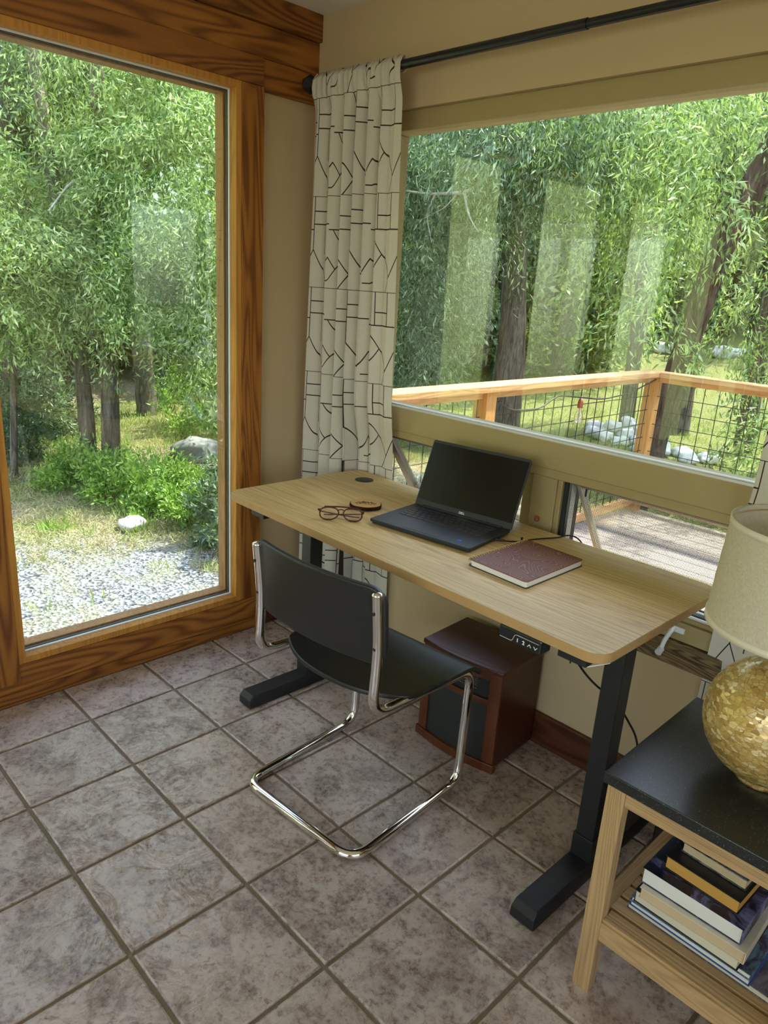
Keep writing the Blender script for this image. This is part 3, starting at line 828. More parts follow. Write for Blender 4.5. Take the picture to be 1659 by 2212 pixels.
# ------------------------------------------------------------------ heater cabinet
heater = thing('cabinet_heater', 'dark cherry wood cabinet heater with black grille on the floor under the desk', 'heater', (.970, -.275, 0), R(3.3))
HW, HD, HH = .300, .235, .352
def bow(x, d=.018): return -d * math.sin(math.pi * x / HW)
N_ = 16
def bowpoly(x0, x1, yb, off=0.0): return [(x0 + (x1 - x0) * k / N_, bow(x0 + (x1 - x0) * k / N_) + off) for k in range(N_ + 1)] + [(x1, yb), (x0, yb)]
MB().box(0.002, HW - .002, .012, HD, .012, HH - .016).build('cabinet_body', m_cherry, heater, bevel=.002, local=True)
MB().prism(bowpoly(-.004, HW + .004, HD, -.004), HH - .016, HH).build('top_panel', m_cherry, heater, bevel=.003, local=True)
fr = MB()
fr.prism([(x, y) for x, y in bowpoly(0, .038, .012)], .030, HH - .016)
fr.prism([(x, y) for x, y in bowpoly(HW - .038, HW, .012)], .030, HH - .016)
fr.prism(bowpoly(.038, HW - .038, .012), .226, .246); fr.prism(bowpoly(.038, HW - .038, .012), .312, HH - .016)
fr.build('front_frame', m_cherry_z, heater, bevel=.002, local=True)
MB().prism(bowpoly(-.006, HW + .006, .012, -.006), 0, .030).build('plinth', m_cherry_z, heater, bevel=.002, local=True)
MB().prism(bowpoly(.038, HW - .038, .012, .006), .030, .226).build('grille', m_grille, heater, local=True)
cp = MB().prism(bowpoly(.038, HW - .038, .012, .008), .246, .312).build('control_panel', m_panel, heater, local=True)
vs_ = MB()
for k in range(6):
    z = .276 + k * .006
    for xa in (.10,):
        vs_.add([(x, bow(x) + .0068, z + dz) for dz in (0, .002) for x in (.12, .17, .22)], [(0, 1, 4, 3), (1, 2, 5, 4)])
vs_.build('vent_slots', m_alu, cp, local=True)
lb = MB()
for k in range(9):
    x = .150 + k * .0078
    lb.add([(x, bow(x) + .0066, .266), (x + .0052, bow(x + .005) + .0066, .266), (x + .0052, bow(x + .005) + .0066, .2705), (x, bow(x) + .0066, .2705)], [(0, 1, 2, 3)])
lb.build('panel_lettering', m_alu, cp, local=True)

# ------------------------------------------------------------------ things on the desk
lap = thing('laptop', 'open black laptop with dark screen on the desk', 'laptop', (.857, -.449, DZ), R(7.6))
LW, LD = .352, .238
bs = MB().prism(rrect(0, LW, 0, LD, .008, 4), .007, .0155)
bs.prism(rrect(.004, LW - .004, .006, LD - .004, .008, 4), .0008, .007)
base = bs.build('base', m_laptop, lap, bevel=.0015, local=True)
bx(.115, .237, .012, .088, .0150, .0159).build('touchpad', m_leather, lap, local=True).data.materials[0] = m_laptop
MB().tube([(.12, .0112, .01565), (.232, .0112, .01565)], .0002, 4).build('lid_notch', m_gasket, lap, local=True)
kb = bx(.030, .322, .104, .214, .0148, .0157).build('keyboard_bed', m_gasket, lap, local=True)
kproto = {}
def key(x, y, w, h):
    kk = (round(w, 4), round(h, 4))
    if kk not in kproto:
        o = MB().box(-w / 2, w / 2, -h / 2, h / 2, 0, .0014).build('key', m_key, kb, bevel=.0006, local=True); kproto[kk] = o
    else:
        o = kproto[kk].copy(); COL.objects.link(o)
    o.location = (x, y, .0156)
rows = [(.206, .009, [.017] * 15), (.1885, .0155, [.016] * 13 + [.030]), (.1705, .0155, [.024] + [.016] * 12 + [.022]), (.1525, .0155, [.028] + [.016] * 11 + [.034]),
        (.1345, .0155, [.036] + [.016] * 10 + [.042]), (.1155, .0155, [.018, .018, .018, .018, .090, .018, .018, .018, .018, .018])]
for yy, hh, ws in rows:
    tot = sum(ws); n = len(ws); gap = (.286 - tot) / (n - 1); x = .033
    for w_ in ws:
        key(x + w_ / 2, yy, w_, hh); x += w_ + gap
bx(.290, .306, .028, .044, .01545, .0160).build('sticker', m_blue, lap, local=True)
st_ = bpy.data.objects['sticker']
MB().add([(.294, .034, .01605), (.300, .038, .01605), (.302, .035, .01605), (.2985, .036, .01605)], [(0, 1, 2, 3)]).build('sticker_mark', m_silver, st_, local=True)
TL = Matrix.Translation((0, LD - .004, .011)) @ Matrix.Rotation(R(-22.5), 4, 'X')
LH = .222
def lidbox(x0, x1, z0, z1, y0, y1, mat, name, par, bev=0):
    m = MB(); m.box(x0, x1, y0, y1, z0, z1, mat=TL); return m.build(name, mat, par, bevel=bev, local=True)
lid = MB(); poly = rrect(0, LW, .002, LH, .007, 4)
vsl = [(x, 0, z) for x, z in poly] + [(x, .006, z) for x, z in poly]; n_ = len(poly)
lid.add([TL @ Vector(v) for v in vsl], [tuple(range(n_)), tuple(reversed(range(n_, 2 * n_)))] + [(i, n_ + i, n_ + (i + 1) % n_, (i + 1) % n_) for i in range(n_)])
lid = lid.build('lid', m_laptop, lap, local=True, recalc=True)
lidbox(.004, LW - .004, .024, LH - .009, -.0006, .001, m_screen, 'display', lid)
text('brand_mark', 'DELL', .0095, TL @ Matrix.Translation((LW / 2, -.0007, .013)) @ Matrix.Rotation(R(90), 4, 'X'), m_silver, lid, .0003, .0003)
MB().tube([(.03, LD - .004, .013), (LW - .03, LD - .004, .013)], .0055, 12).build('hinge', m_laptop, lap, local=True)

# power cord of the laptop
cp_ = [(1.208, -.252, .753), (1.222, -.238, .7525), (1.235, -.222, .7515), (1.250, -.150, .7495), (1.268, -.110, .7495), (1.285, -.078, .7500), (1.297, -.058, .757), (1.318, -.052, .760), (1.338, -.045, .750), (1.35, -.036, .72), (1.355, -.032, .60), (1.36, -.035, .35)]
bpy.context.view_layer.update()
def world_child(mb, name, mat, par, root):
    o = mb.build(name, mat); o.parent = par; o.matrix_parent_inverse = root.matrix_world.inverted() if par is root else Matrix.Identity(4)
    return o
pc = world_child(MB().tube(fillet(cp_, .03), .0023, 8), 'power_cord', m_cordb, lap, lap)
world_child(MB().tube([(1.190, -.262, .7545), (1.212, -.248, .7535)], [.0048, .0036], 10), 'plug', m_cordb, lap, lap)
world_child(MB().tube([(1.240, -.205, .751), (1.2405, -.2045, .763)], .0032, 10), 'cord_tie', m_cordb, lap, lap)

# notebook
nb = thing('spiral_notebook', 'russet spiral notebook with wavy line cover on the desk beside the laptop', 'notebook', (1.258, -.468, DZ), R(-2.2))
NW, ND, NTk = .188, .262, .0185
sh = Matrix(((1, -.035, 0, 0), (0, 1, 0, 0), (0, 0, 1, 0), (0, 0, 0, 1)))
MB().prism(rrect(.006, NW - .002, .003, ND - .003, .006, 4), .0018, NTk - .002, mat=sh).build('pages', m_paper, nb, local=True)
cov = MB().prism(rrect(.0, NW, 0, ND, .007, 4), NTk - .002, NTk, mat=sh)
# slight lift of the cover near the spine
cov.build('front_cover', m_nb, nb, local=True)
MB().prism(rrect(.0, NW + .001, 0, ND, .007, 4), .0003, .0018, mat=sh).build('back_cover', m_gasket, nb, local=True)
sp = MB()
for k in range(27):
    y = .010 + k * .0093
    for dy in (0, .0024):
        sp.tube([sh @ Vector((.004 + .0095 * math.cos(a) - .002, y + dy, .0095 + .0108 * math.sin(a))) for a in [R(q) for q in range(-60, 301, 24)]], .00055, 6, cap=False)
sp.build('wire_spiral', m_gold, nb, local=True)

# wood slice coaster
cs = thing('wood_slice_coaster', 'round wood slice coaster with bark edge and burned mountain drawing', 'coaster', (.730, -.345, DZ))
def rw(k, n): return .0515 + .0012 * math.sin(k * 2 * math.pi / n * 3 + 1) + .0008 * math.sin(k * 2 * math.pi / n * 7)
n = 48
poly = [((rw(k, n)) * math.cos(2 * math.pi * k / n), (rw(k, n)) * math.sin(2 * math.pi * k / n)) for k in range(n)]
MB().prism([(x * 1.0, y * 1.0) for x, y in poly], .0005, .0125).build('bark_rim', m_barkf('coaster_bark', (.02, .008, .004), (.09, .03, .015)), cs, bevel=.0015, local=True)
MB().prism([(x * .95, y * .95) for x, y in poly], .0120, .0130).build('slice_face', m_slice, cs, local=True)
mt = MB()
ca, sa = .70, .716     # drawing faces the chair side
def cpt(a, b): return (a * ca - b * (sa), a * sa + b * ca, .01315)
prof = [(-.034, -.010), (-.022, .004), (-.017, .000), (-.008, .014), (-.002, .006), (.004, .010), (.012, .002), (.017, .008), (.026, -.002), (.034, -.006)]
m_burn = plain('burned_line', (.035, .012, .006), .6)
for a, b in zip(prof[:-1], prof[1:]): mt.tube([cpt(*a), cpt(*b)], .0011, 6)
for (a, b) in (((-.008, .014), (-.004, -.004)), ((-.008, .010), (-.012, -.004)), ((.004, .010), (.008, -.003)), ((.017, .008), (.020, -.004)), ((-.022, .004), (-.018, -.006)), ((-.002, .006), (.001, -.005))):
    mt.tube([cpt(*a), cpt(*b)], .0016, 6)
for q in range(7): mt.tube([cpt(-.030 + q * .009, -.013 - .002 * (q % 2)), cpt(-.024 + q * .009, -.015 + .002 * (q % 3))], .0009, 6)
mt.build('burned_drawing', m_burn, cs, local=True)

# glasses
gl = thing('eyeglasses', 'folded dark red tortoise eyeglasses lying on the desk', 'glasses', (.797, -.512, DZ), R(43))
def aviator(cx, sg):
    pts = []
    for k in range(28):
        a = 2 * math.pi * k / 28
        x = .0285 * math.copysign(abs(math.cos(a)) ** .75, math.cos(a)); z = .0190 * math.copysign(abs(math.sin(a)) ** .8, math.sin(a))
        if z < 0: x = x * (1 - .18 * (-z / .0215)) + sg * .0045 * (z / .0215) * -1 * 0 ; 
        pts.append((cx + x + (sg * .004 if z < 0 else 0) * (-z / .0215), 0, .0232 + z))
    return pts
TG = Matrix.Translation((0, 0, -.001)) @ Matrix.Rotation(R(-30), 4, 'X')
frm = MB()
for sg in (-1, 1):
    a = [TG @ Vector(p) for p in aviator(sg * .0355, sg)]
    frm.tube(a + [a[0], a[1]], .0023, 8, cap=False)
frm.tube(fillet([TG @ Vector(p) for p in [(-.052, 0, .0435), (-.010, -.001, .0455), (.010, -.001, .0455), (.052, 0, .0435)]], .01), .0023, 8)
frm.tube([TG @ Vector(p) for p in [(-.010, 0, .034), (-.004, -.001, .037), (.004, -.001, .037), (.010, 0, .034)]], .0018, 8)
for sg in (-1, 1): frm.tube([TG @ Vector((sg * .062, 0, .034)), TG @ Vector((sg * .069, .002, .033))], .0030, 8)
fro = frm.build('frame_front', m_tort, gl, local=True)
for sg in (-1, 1):
    a = [TG @ Vector(p) for p in aviator(sg * .0355, sg)]
    MB().add(a, [tuple(range(len(a)))]).build('lens', m_lens, gl, local=True)
MB().tube(fillet([(-.069, .010, .031), (-.066, .020, .022), (.02, .030, .008), (.055, .036, .004)], .012), .0021, 8).build('temple_arm', m_tort, gl, local=True)
MB().tube(fillet([(.069, .010, .031), (.067, .024, .020), (-.02, .038, .008), (-.055, .044, .004)], .012), .0021, 8).build('temple_arm', m_tort, gl, local=True)

# ------------------------------------------------------------------ side table
tb = thing('side_table', 'light wooden side table with black speckled top and slatted shelf', 'table', (1.828, -.690, 0))
tx0, tx1, ty0, ty1, tz = 1.828, 2.270, -.690, -.275, .522
for (lx, ly) in ((tx0, ty0), (tx1 - .038, ty0), (tx0, ty1 - .030), (tx1 - .038, ty1 - .030)):
    bx(lx, lx + .038, ly, ly + .030, 0, tz).build('leg', m_oak2z, tb, bevel=.0015)
bx(tx0 - .008, tx1 + .008, ty0 - .008, ty1 + .008, tz, tz + .025).build('stone_top', m_gran, tb, bevel=.002)
for ly in (ty0 + .004, ty1 - .024): bx(tx0 + .038, tx1 - .038, ly, ly + .018, tz - .038, tz - .0002).build('apron', m_oak2x, tb, bevel=.001)
for lx in (tx0 + .008, tx1 - .026): bx(lx, lx + .018, ty0 + .030, ty1 - .030, tz - .038, tz - .0002).build('apron', m_oak2y, tb, bevel=.001)
SZ = .200
bx(tx0 + .038, tx1 - .038, ty0 + .002, ty0 + .020, SZ - .052, SZ - .006).build('shelf_rail', m_oak2x, tb, bevel=.001)
bx(tx0 + .038, tx1 - .038, ty1 - .020, ty1 - .002, SZ - .052, SZ - .006).build('shelf_rail', m_oak2x, tb, bevel=.001)
for lx in (tx0 + .002, tx1 - .032): bx(lx, lx + .030, ty0 + .030, ty1 - .030, SZ - .020, SZ).build('shelf_rail', m_oak2y, tb, bevel=.001)
yy = ty0 + .008
k = 0
while yy + .036 < ty1 + .002:
    bx(tx0 + (.032 if k not in (0,) else .038), tx1 - (.032 if k not in (0,) else .038), yy, yy + .0365, SZ - .016, SZ).build('shelf_slat', m_oak2x, tb, bevel=.001)
    yy += .0455; k += 1

# lamp
LX, LY = 2.033, -.474
lamp = thing('table_lamp', 'table lamp with gold shell mosaic ball base and cream linen shade', 'lamp', (LX, LY, tz + .025))
LB = tz + .025; RS = .126
prof = [(.0, .0), (.044, .0), (.046, .007)] + [(RS * math.sin(a), .005 + RS - RS * math.cos(a)) for a in [R(q) for q in range(22, 171, 4)]] + [(.022, .005 + 2 * RS + .002)]
MB().lathe(prof, (LX, LY, LB), 64).build('ball_base', m_mosaic, lamp)
MB().lathe([(.022, .270), (.022, .285), (.012, .290), (.008, .300), (.008, .345), (.017, .348), (.017, .395), (.010, .400), (0, .402)], (LX, LY, LB), 24).build('lamp_socket', m_gold, lamp)
SB, ST, RB, RT = .868, 1.070, .157, .147
def shade_mesh():
    m = MB(); n = 96; rowz = 14; vs = []; uv = []
    for j in range(rowz + 1):
        t = j / rowz; r = RB + (RT - RB) * t; z = SB + (ST - SB) * t
        for k in range(n + 1):
            a = 2 * math.pi * k / n; vs.append((LX + r * math.cos(a), LY + r * math.sin(a), z)); uv.append((a * .15, z))
    fs = [(j * (n + 1) + k, j * (n + 1) + k + 1, (j + 1) * (n + 1) + k + 1, (j + 1) * (n + 1) + k) for j in range(rowz) for k in range(n)]
    m.add(vs, fs, True); return m, uv
m, uvs = shade_mesh()
sh_o = m.build('lamp_shade', m_shade, lamp)
ul = sh_o.data.uv_layers.new(name='uv')
lo = np.zeros(len(sh_o.data.loops), dtype=np.int32); sh_o.data.loops.foreach_get('vertex_index', lo)
ul.data.foreach_set('uv', np.array(uvs)[lo].ravel())
so = sh_o.modifiers.new('s', 'SOLIDIFY'); so.thickness = .0015
for zc, rc in ((SB + .006, RB), (ST - .006, RT + .0005)):
    dz = .0065; rr1 = rc + .0012
    MB().lathe([(rr1 - .0004, -dz), (rr1 + .0006, -dz), (rr1 + .0002, dz), (rr1 - .002, dz)], (LX, LY, zc), 72).build('shade_trim', plain('shade_trim_fabric', (.74, .68, .52), .9), sh_o)
hp = MB()
hp.tube([(LX - .012, LY, LB + .35), (LX - .055, LY, LB + .40), (LX - .055, LY, LB + .46), (LX - .03, LY, LB + .498), (LX, LY, LB + .506), (LX + .03, LY, LB + .498), (LX + .055, LY, LB + .46), (LX + .055, LY, LB + .40), (LX + .012, LY, LB + .35)], .002, 8)
hp_dz = -.034
hp.tube([(LX + RT * .985 * math.cos(R(a)), LY + RT * .985 * math.sin(R(a)), ST - .010) for a in range(0, 361, 10)], .0016, 6, cap=False)
for a in (20, 140, 260): hp.tube([(LX, LY, LB + .506), (LX + RT * .98 * math.cos(R(a)), LY + RT * .98 * math.sin(R(a)), ST - .010)], .0016, 6)
hp.build('shade_harp', m_gold, lamp)
MB().lathe([(0, .022), (.006, .018), (.008, .010), (.004, .002), (.004, 0)], (LX, LY, LB + .506), 14).build('shade_finial', m_gold, lamp)
MB().lathe([(.012, 0), (.014, .01), (.026, .035), (.028, .052), (.020, .070), (0, .078)], (LX, LY, LB + .397), 20).build('light_bulb', m_white, lamp)

# books on the shelf: pages (block) between two boards, spine on the +y side or right side
def col(name, c, r=.55): return plain(name, c, r, noise_amt=.15, nscale=40)
def page(name, c): 
    t = NT(name); v = t.coord(scale=(2, 2, 900)); n = t.noise(v, 1, 2, .6)
    t.pbr(t.mix(n, tuple(x * .72 for x in c), c), .85, 0, t.bump(n, .3, .001)); return t.m
bz = [SZ + .0005]
def book(label, x0, x1, y0, y1, th, cover, pages, rz=0.0, ct=.0022, spine='back'):
    z = bz[0]
    b = thing('book', label, 'book', ((x0 + x1) / 2, (y0 + y1) / 2, z), R(rz), 'books stacked on the table shelf')
    w, d = (x1 - x0) / 2, (y1 - y0) / 2
    sp_ = MB().box(-w, w, -d, d, 0, ct).box(-w, w, -d, d, th - ct, th)
    if spine == 'back': sp_.box(-w, w, d - .002, d, ct, th - ct)
    else: sp_.box(w - .002, w, -d, d, ct, th - ct)
    sp_.build('cover', cover, b, bevel=.0008, local=True)
    MB().box(-w + .003, w - .003, -d + .003, d - .003, ct, th - ct).build('pages', pages, b, local=True)
    bz[0] += th + .0005
    return b
pgc, pgw, pgo, pgt = page('cream_pages', (.78, .70, .52)), page('white_pages', (.84, .82, .74)), page('orange_pages', (.68, .36, .07)), page('tan_pages', (.66, .50, .30))
def artf(name, a, b, c):
    t = NT(name); n = t.noise(t.coord(), 14, 4, .7, 1.2); t.pbr(t.ramp(n, [(.35, a), (.5, b), (.65, c)]), .3); return t.m
c_grey = artf('grey_violet_cover', (.03, .03, .04), (.10, .09, .12), (.22, .20, .24))
c_blue = col('blue_cover', (.02, .07, .30), .35); c_black = col('black_cover', (.012, .012, .014), .4)
c_navy = artf('navy_photo_cover', (.004, .006, .02), (.01, .015, .05), (.20, .22, .45))
c_teal = artf('teal_photo_cover', (.02, .06, .10), (.12, .25, .34), (.04, .02, .06))
c_cream = col('cream_cover', (.66, .60, .48), .5)
c_red = artf('dark_red_cover', (.01, .005, .005), (.03, .01, .01), (.35, .04, .02))
c_bw = artf('black_white_cover', (.01, .01, .012), (.04, .045, .05), (.30, .32, .30))
book('widest grey violet book with cream pages at the bottom of the stack', 1.886, 2.196, -.618, -.385, .016, c_grey, pgc, -1.0)
book('thin bright blue hardback, second from the bottom of the stack', 1.893, 2.140, -.624, -.395, .015, c_blue, pgw, -1.4)
book('teal covered book with pale pages above the bright blue hardback', 1.894, 2.138, -.628, -.395, .014, c_teal, pgw, -.6)
book('black hardback with cream pages under the thick white paged book', 1.905, 2.118, -.640, -.41, .030, c_black, pgc, -1.6)
book('thick book with light brown pages above the black hardback', 1.914, 2.122, -.652, -.405, .026, c_cream, pgt, .8, ct=.0016, spine='right')
book('thick book with streaked white pages and navy cover in the middle of the stack', 1.910, 2.110, -.640, -.40, .036, c_navy, pgw, -.5, ct=.0014, spine='right')
book('black book with orange page edges near the top of the stack', 1.942, 2.092, -.612, -.42, .031, c_black, pgo, -3.0)
book('small tan paged book with black and white cover on top of the stack', 1.957, 2.088, -.578, -.42, .024, c_bw, pgt, -3.5)
# power cord and black floor box behind the table legs
cw = thing('floor_cord', 'thin black cord trailing over the floor behind the side table', 'cord', (1.80, -.40, 0))
MB().tube(fillet([(1.700, -.33, .003), (1.76, -.45, .0025), (1.80, -.40, .0025), (1.84, -.30, .0025), (1.90, -.22, .0025), (2.0, -.10, .0025)], .05), .0025, 8).build('cord', m_cordb, cw)
bt = thing('power_brick', 'black power brick on the floor between the desk leg and the side table', 'adapter', (1.80, -.16, 0), R(20))
MB().box(-.045, .045, -.07, .07, 0, .06).build('adapter_body', m_gasket, bt, bevel=.006, local=True)
MB().tube(fillet([(0, .07, .03), (0, .10, .02), (.10, .11, .004)], .03), .003, 8).build('cord', m_cordb, bt, local=True)

# black bench farther back beside the left windows (the photograph shows it mirrored in the glass)
oc = thing('bench', 'black padded bench by the left windows, seen only mirrored in the wide window', 'bench', (.30, -2.84, 0))
MB().box(-.19, .20, -.48, .48, .44, .50).build('seat', m_leather, oc, bevel=.02, local=True)
MB().box(.185, .225, -.46, .46, .60, .83).build('backrest', m_leather, oc, bevel=.015, local=True)
for sx in (-.16, .205):
    for sy in (-.42, .42):
        MB().tube([(sx, sy, 0), (sx, sy, .445 if sx < 0 else .80)], .014, 12).build('leg', m_black, oc, local=True)

# ------------------------------------------------------------------ outdoors
def gh(x, y):
    d = math.hypot(min(x, 0), max(y - 1, 0))
    z = -.5
    if d > 8: z += .020 * (d - 8) ** 1.45
    z += .52 * max(0, -x - 6) * min(1, max(0, (-y - 1.5) / 4))
    z += .55 * max(0, -y - 9) * min(1, max(0, -x / 3))
    return z + .05 * math.sin(x * 1.3 + y * .7) * min(1, d / 6)
gxs = np.concatenate([np.arange(-70, -14, 2.0), np.arange(-14, 6, .4), np.arange(6, 40, 3.0)])
gys = np.concatenate([np.arange(-30, -6, 3.0), np.arange(-6, 14, .4), np.arange(14, 80, 2.0)])
vs = [(x, y, gh(x, y)) for y in gys for x in gxs]; nx = len(gxs)
fs = [(j * nx + i, j * nx + i + 1, (j + 1) * nx + i + 1, (j + 1) * nx + i) for j in range(len(gys) - 1) for i in range(nx - 1)
      if not (-.25 < gxs[i] and gxs[i + 1] < 5.0 and -5.6 < gys[j] and gys[j + 1] < .3)]
yard = MB().add(vs, fs, True).build('yard_ground', m_ground)
struct(yard)

def leafmesh(name, P, D, L, Wd, mat, parent=None, fold=.25):
    n = len(P)
    D = D / np.linalg.norm(D, axis=1, keepdims=True)
    rnd = rng.normal(size=(n, 3)); S = np.cross(D, rnd); S /= np.linalg.norm(S, axis=1, keepdims=True) + 1e-9
    Nn = np.cross(D, S)
    L = L[:, None]; Wd = Wd[:, None]
    V = np.stack([P, P + D * L * .45 + S * Wd * .5 + Nn * Wd * fold, P + D * L, P + D * L * .45 - S * Wd * .5 + Nn * Wd * fold], 1).reshape(-1, 3)
    if parent is not None: V = V - np.array(wloc(parent))
    me = bpy.data.meshes.new(name)
    me.vertices.add(4 * n); me.vertices.foreach_set('co', V.astype(np.float32).ravel())
    me.loops.add(6 * n); me.polygons.add(2 * n)
    b = (np.arange(n) * 4)[:, None]
    me.loops.foreach_set('vertex_index', (b + np.array([0, 1, 2, 0, 2, 3])).astype(np.int32).ravel())
    me.polygons.foreach_set('loop_start', (np.arange(2 * n) * 3).astype(np.int32))
    me.update(calc_edges=True); me.validate()
    me.materials.append(mat)
    o = bpy.data.objects.new(name, me); COL.objects.link(o)
    if parent is not None: o.parent = parent
    return o
def foliage(name, parent, blobs, mat, L, Wd, droop=.8, per=90, sig=.16):
    """blobs: (centre, radii, number of sprays); each spray is a hanging twig full of leaves"""
    Ps, Ds = [], []
    for c, rd, ns in blobs:
        u = rng.normal(size=(ns, 3)); u /= np.linalg.norm(u, axis=1, keepdims=True)
        rr_ = rng.uniform(.35, 1.0, size=(ns, 1)) ** .6
        cen = np.array(c) + u * rr_ * np.array(rd)
        out = u * .6 + rng.normal(size=(ns, 3)) * .4; out[:, 2] -= droop * .6
        out /= np.linalg.norm(out, axis=1, keepdims=True)
        t = rng.uniform(0, 1, size=(ns, per, 1)) * sig * 3.4
        sag = np.zeros((ns, per, 3)); sag[..., 2] = -(t[..., 0] ** 2) * .9 * droop
        p = cen[:, None] + out[:, None] * t + sag + rng.normal(size=(ns, per, 3)) * sig * .42
        d = out[:, None] * .5 + rng.normal(size=(ns, per, 3)) * .62; d[..., 2] -= droop * .55
        Ps.append(p.reshape(-1, 3)); Ds.append(d.reshape(-1, 3))
    P = np.concatenate(Ps); D = np.concatenate(Ds); n = len(P)
    return leafmesh(name, P, D, L * rng.uniform(.6, 1.3, n), Wd * rng.uniform(.7, 1.2, n), mat, parent)
def trunkmb(pts, r0, r1, seed=0):
    pts = fillet(pts, .5, 5); n = len(pts); rr_ = random.Random(seed)
    return MB().tube(pts, [(r0 + (r1 - r0) * i / (n - 1)) * rr_.uniform(.93, 1.07) for i in range(n)], 14)
def tree(name, label, base, trunks, blobs, mat, L, Wd, droop=.8, per=90, sig=.16, group=None, branches=(), bark=None, cat='tree'):
    t = thing(name, label, cat, base, 0, group)
    for k, (pts, r0, r1) in enumerate(trunks): trunkmb(pts, r0, r1, k).build('trunk', bark or m_bark, t)
    for pts, r0, r1, mt_ in branches: trunkmb(pts, r0, r1, 3).build('branch', mt_, t)
    foliage('foliage', t, blobs, mat, L, Wd, droop, per, sig)
    return t

# --- trees seen through the tall window on the left
tree('tree', 'bright green leafy tree with two slim dark trunks outside the tall window', (-4.1, .95, gh(-4.1, .95)),
     [([(-4.1, .95, -.55), (-4.12, 1.0, .6), (-4.2, 1.05, 2.2), (-4.3, 1.1, 4.2)], .085, .05), ([(-4.35, .86, -.55), (-4.38, .86, .5), (-4.5, .8, 1.8), (-4.7, .7, 3.4)], .075, .05)],
     [((-4.0, 1.55, 2.2), (1.1, .8, .95), 210), ((-3.5, 1.9, 1.2), (.7, .5, .75), 120), ((-4.3, 1.0, 3.6), (1.3, 1.2, .8), 160), ((-3.9, 1.0, 1.35), (.5, .35, .4), 36), ((-4.1, 2.2, 2.9), (.9, .7, 1.0), 110)],
     m_leafA, .060, .0155, .75, 160, .14,
     branches=[([(-4.12, 1.0, 1.2), (-3.9, 1.5, 1.5), (-3.6, 2.0, 1.6)], .02, .006, m_barkp), ([(-4.2, 1.0, 2.0), (-3.9, .7, 2.1), (-3.7, .4, 1.8)], .018, .006, m_barkp), ([(-4.15, 1.05, 1.7), (-3.8, 1.3, 1.35), (-3.5, 1.75, 1.15)], .016, .005, m_barkp)])
tree('young_tree', 'young tree with light green sunlit leaves at the left edge of the tall window', (-4.6, .25, gh(-4.6, .25)),
     [([(-4.6, .25, -.55), (-4.5, .3, .5), (-4.4, .35, 1.5)], .035, .015)],
     [((-4.3, .28, 1.55), (.75, .5, .55), 120), ((-4.5, .75, 1.5), (.6, .5, .5), 60), ((-4.2, .1, 1.1), (.4, .3, .3), 30)], m_leafA, .068, .018, .5, 120, .13)
for (lab, bx_, by_, lean, r_, hh) in (('tall pale barked tree standing farthest left beyond the brush', -8.6, 1.55, -.5, .21, 7), ('dark barked tree right of the pale trunk beyond the brush', -8.9, 2.1, .1, .19, 7), ('thick reddish brown trunked tree deeper in the wood', -10.4, 3.4, .15, .24, 7.5), ('tree with a light brown upper trunk behind the bright green tree', -7.2, 2.9, -.1, .14, 7)):
    z0 = gh(bx_, by_)
    tree('tree', lab, (bx_, by_, z0), [([(bx_, by_, z0 - .1), (bx_ + lean * .3, by_ - .1, z0 + 2), (bx_ + lean, by_ - .25, z0 + hh)], r_, r_ * .6)],
         [((bx_ + lean, by_, 4.8), (1.9, 1.7, 2.2), 130), ((bx_ + .3, by_ - .5, 2.6), (1.2, 1.0, .8), 45)], m_leafC, .10, .030, .5, 130, .22)
tree('tree', 'dark leafy tree filling the upper left of the tall window', (-6.6, .9, gh(-6.6, .9)), [([(-6.6, .9, -.6), (-6.5, 1.0, 1.5), (-6.4, 1.2, 5)], .10, .06)],
     [((-6.3, 1.3, 3.0), (1.3, 1.2, 1.2), 190), ((-6.6, 2.6, 4.0), (1.4, 1.2, 1.2), 150), ((-6.2, .9, 4.4), (1.3, 1.2, 1.0), 110)], m_leafB, .075, .022, .6, 120, .17)

# shrubs and yard plants
def shrub(name, label, x, y, r, h, mat, ns, L=.06, Wd=.022, group=None, droop=-.3):
    z = gh(x, y)
    t = thing(name, label, 'shrub', (x, y, z), 0, group)
    st_ = MB()
    for k in range(6):
        a = k * 1.05; st_.tube([(x, y, z), (x + .5 * r * math.cos(a), y + .5 * r * math.sin(a), z + h * .7)], [.008, .003], 6)
    st_.build('stems', m_bark, t)
    foliage('foliage', t, [((x, y, z + h * .45), (r, r, h * .5), ns)], mat, L, Wd, droop, 60, .07)
for lab, x, y, r, h in (('bright green bush at the foot of the twin trunks', -3.45, .78, .26, .24), ('bright green bush, second along the strip from the twin trunks', -3.1, .86, .27, .26), ('bright green bush in the middle of the low green strip', -2.8, .98, .25, .24), ('bright green bush near the right end of the low green strip', -2.5, 1.06, .22, .22), ('yellow green bush at the left end of the low green strip', -3.9, .62, .26, .24)):
    shrub('shrub', lab, x, y, r, h, m_shrub, 55, L=.05, Wd=.018)
shrub('shrub', 'grey green bush against the right edge of the tall window', -2.2, 1.30, .32, .75, m_shrubd, 90, droop=.1)
shrub('shrub', 'low dusty green bush on the right behind the gravel', -2.0, .98, .26, .34, m_shrubd, 60)
shrub('shrub', 'dark blue green bush at the left behind the dry grass', -6.6, .95, .75, .95, m_leafB, 170, L=.07)
shrub('shrub', 'tall weedy green clump at the left edge of the yard', -5.3, .38, .40, .70, m_shrubd, 90)
shrub('shrub', 'leafy green bush beyond the fallen rock', -5.6, 2.9, .6, .7, m_shrub, 90)

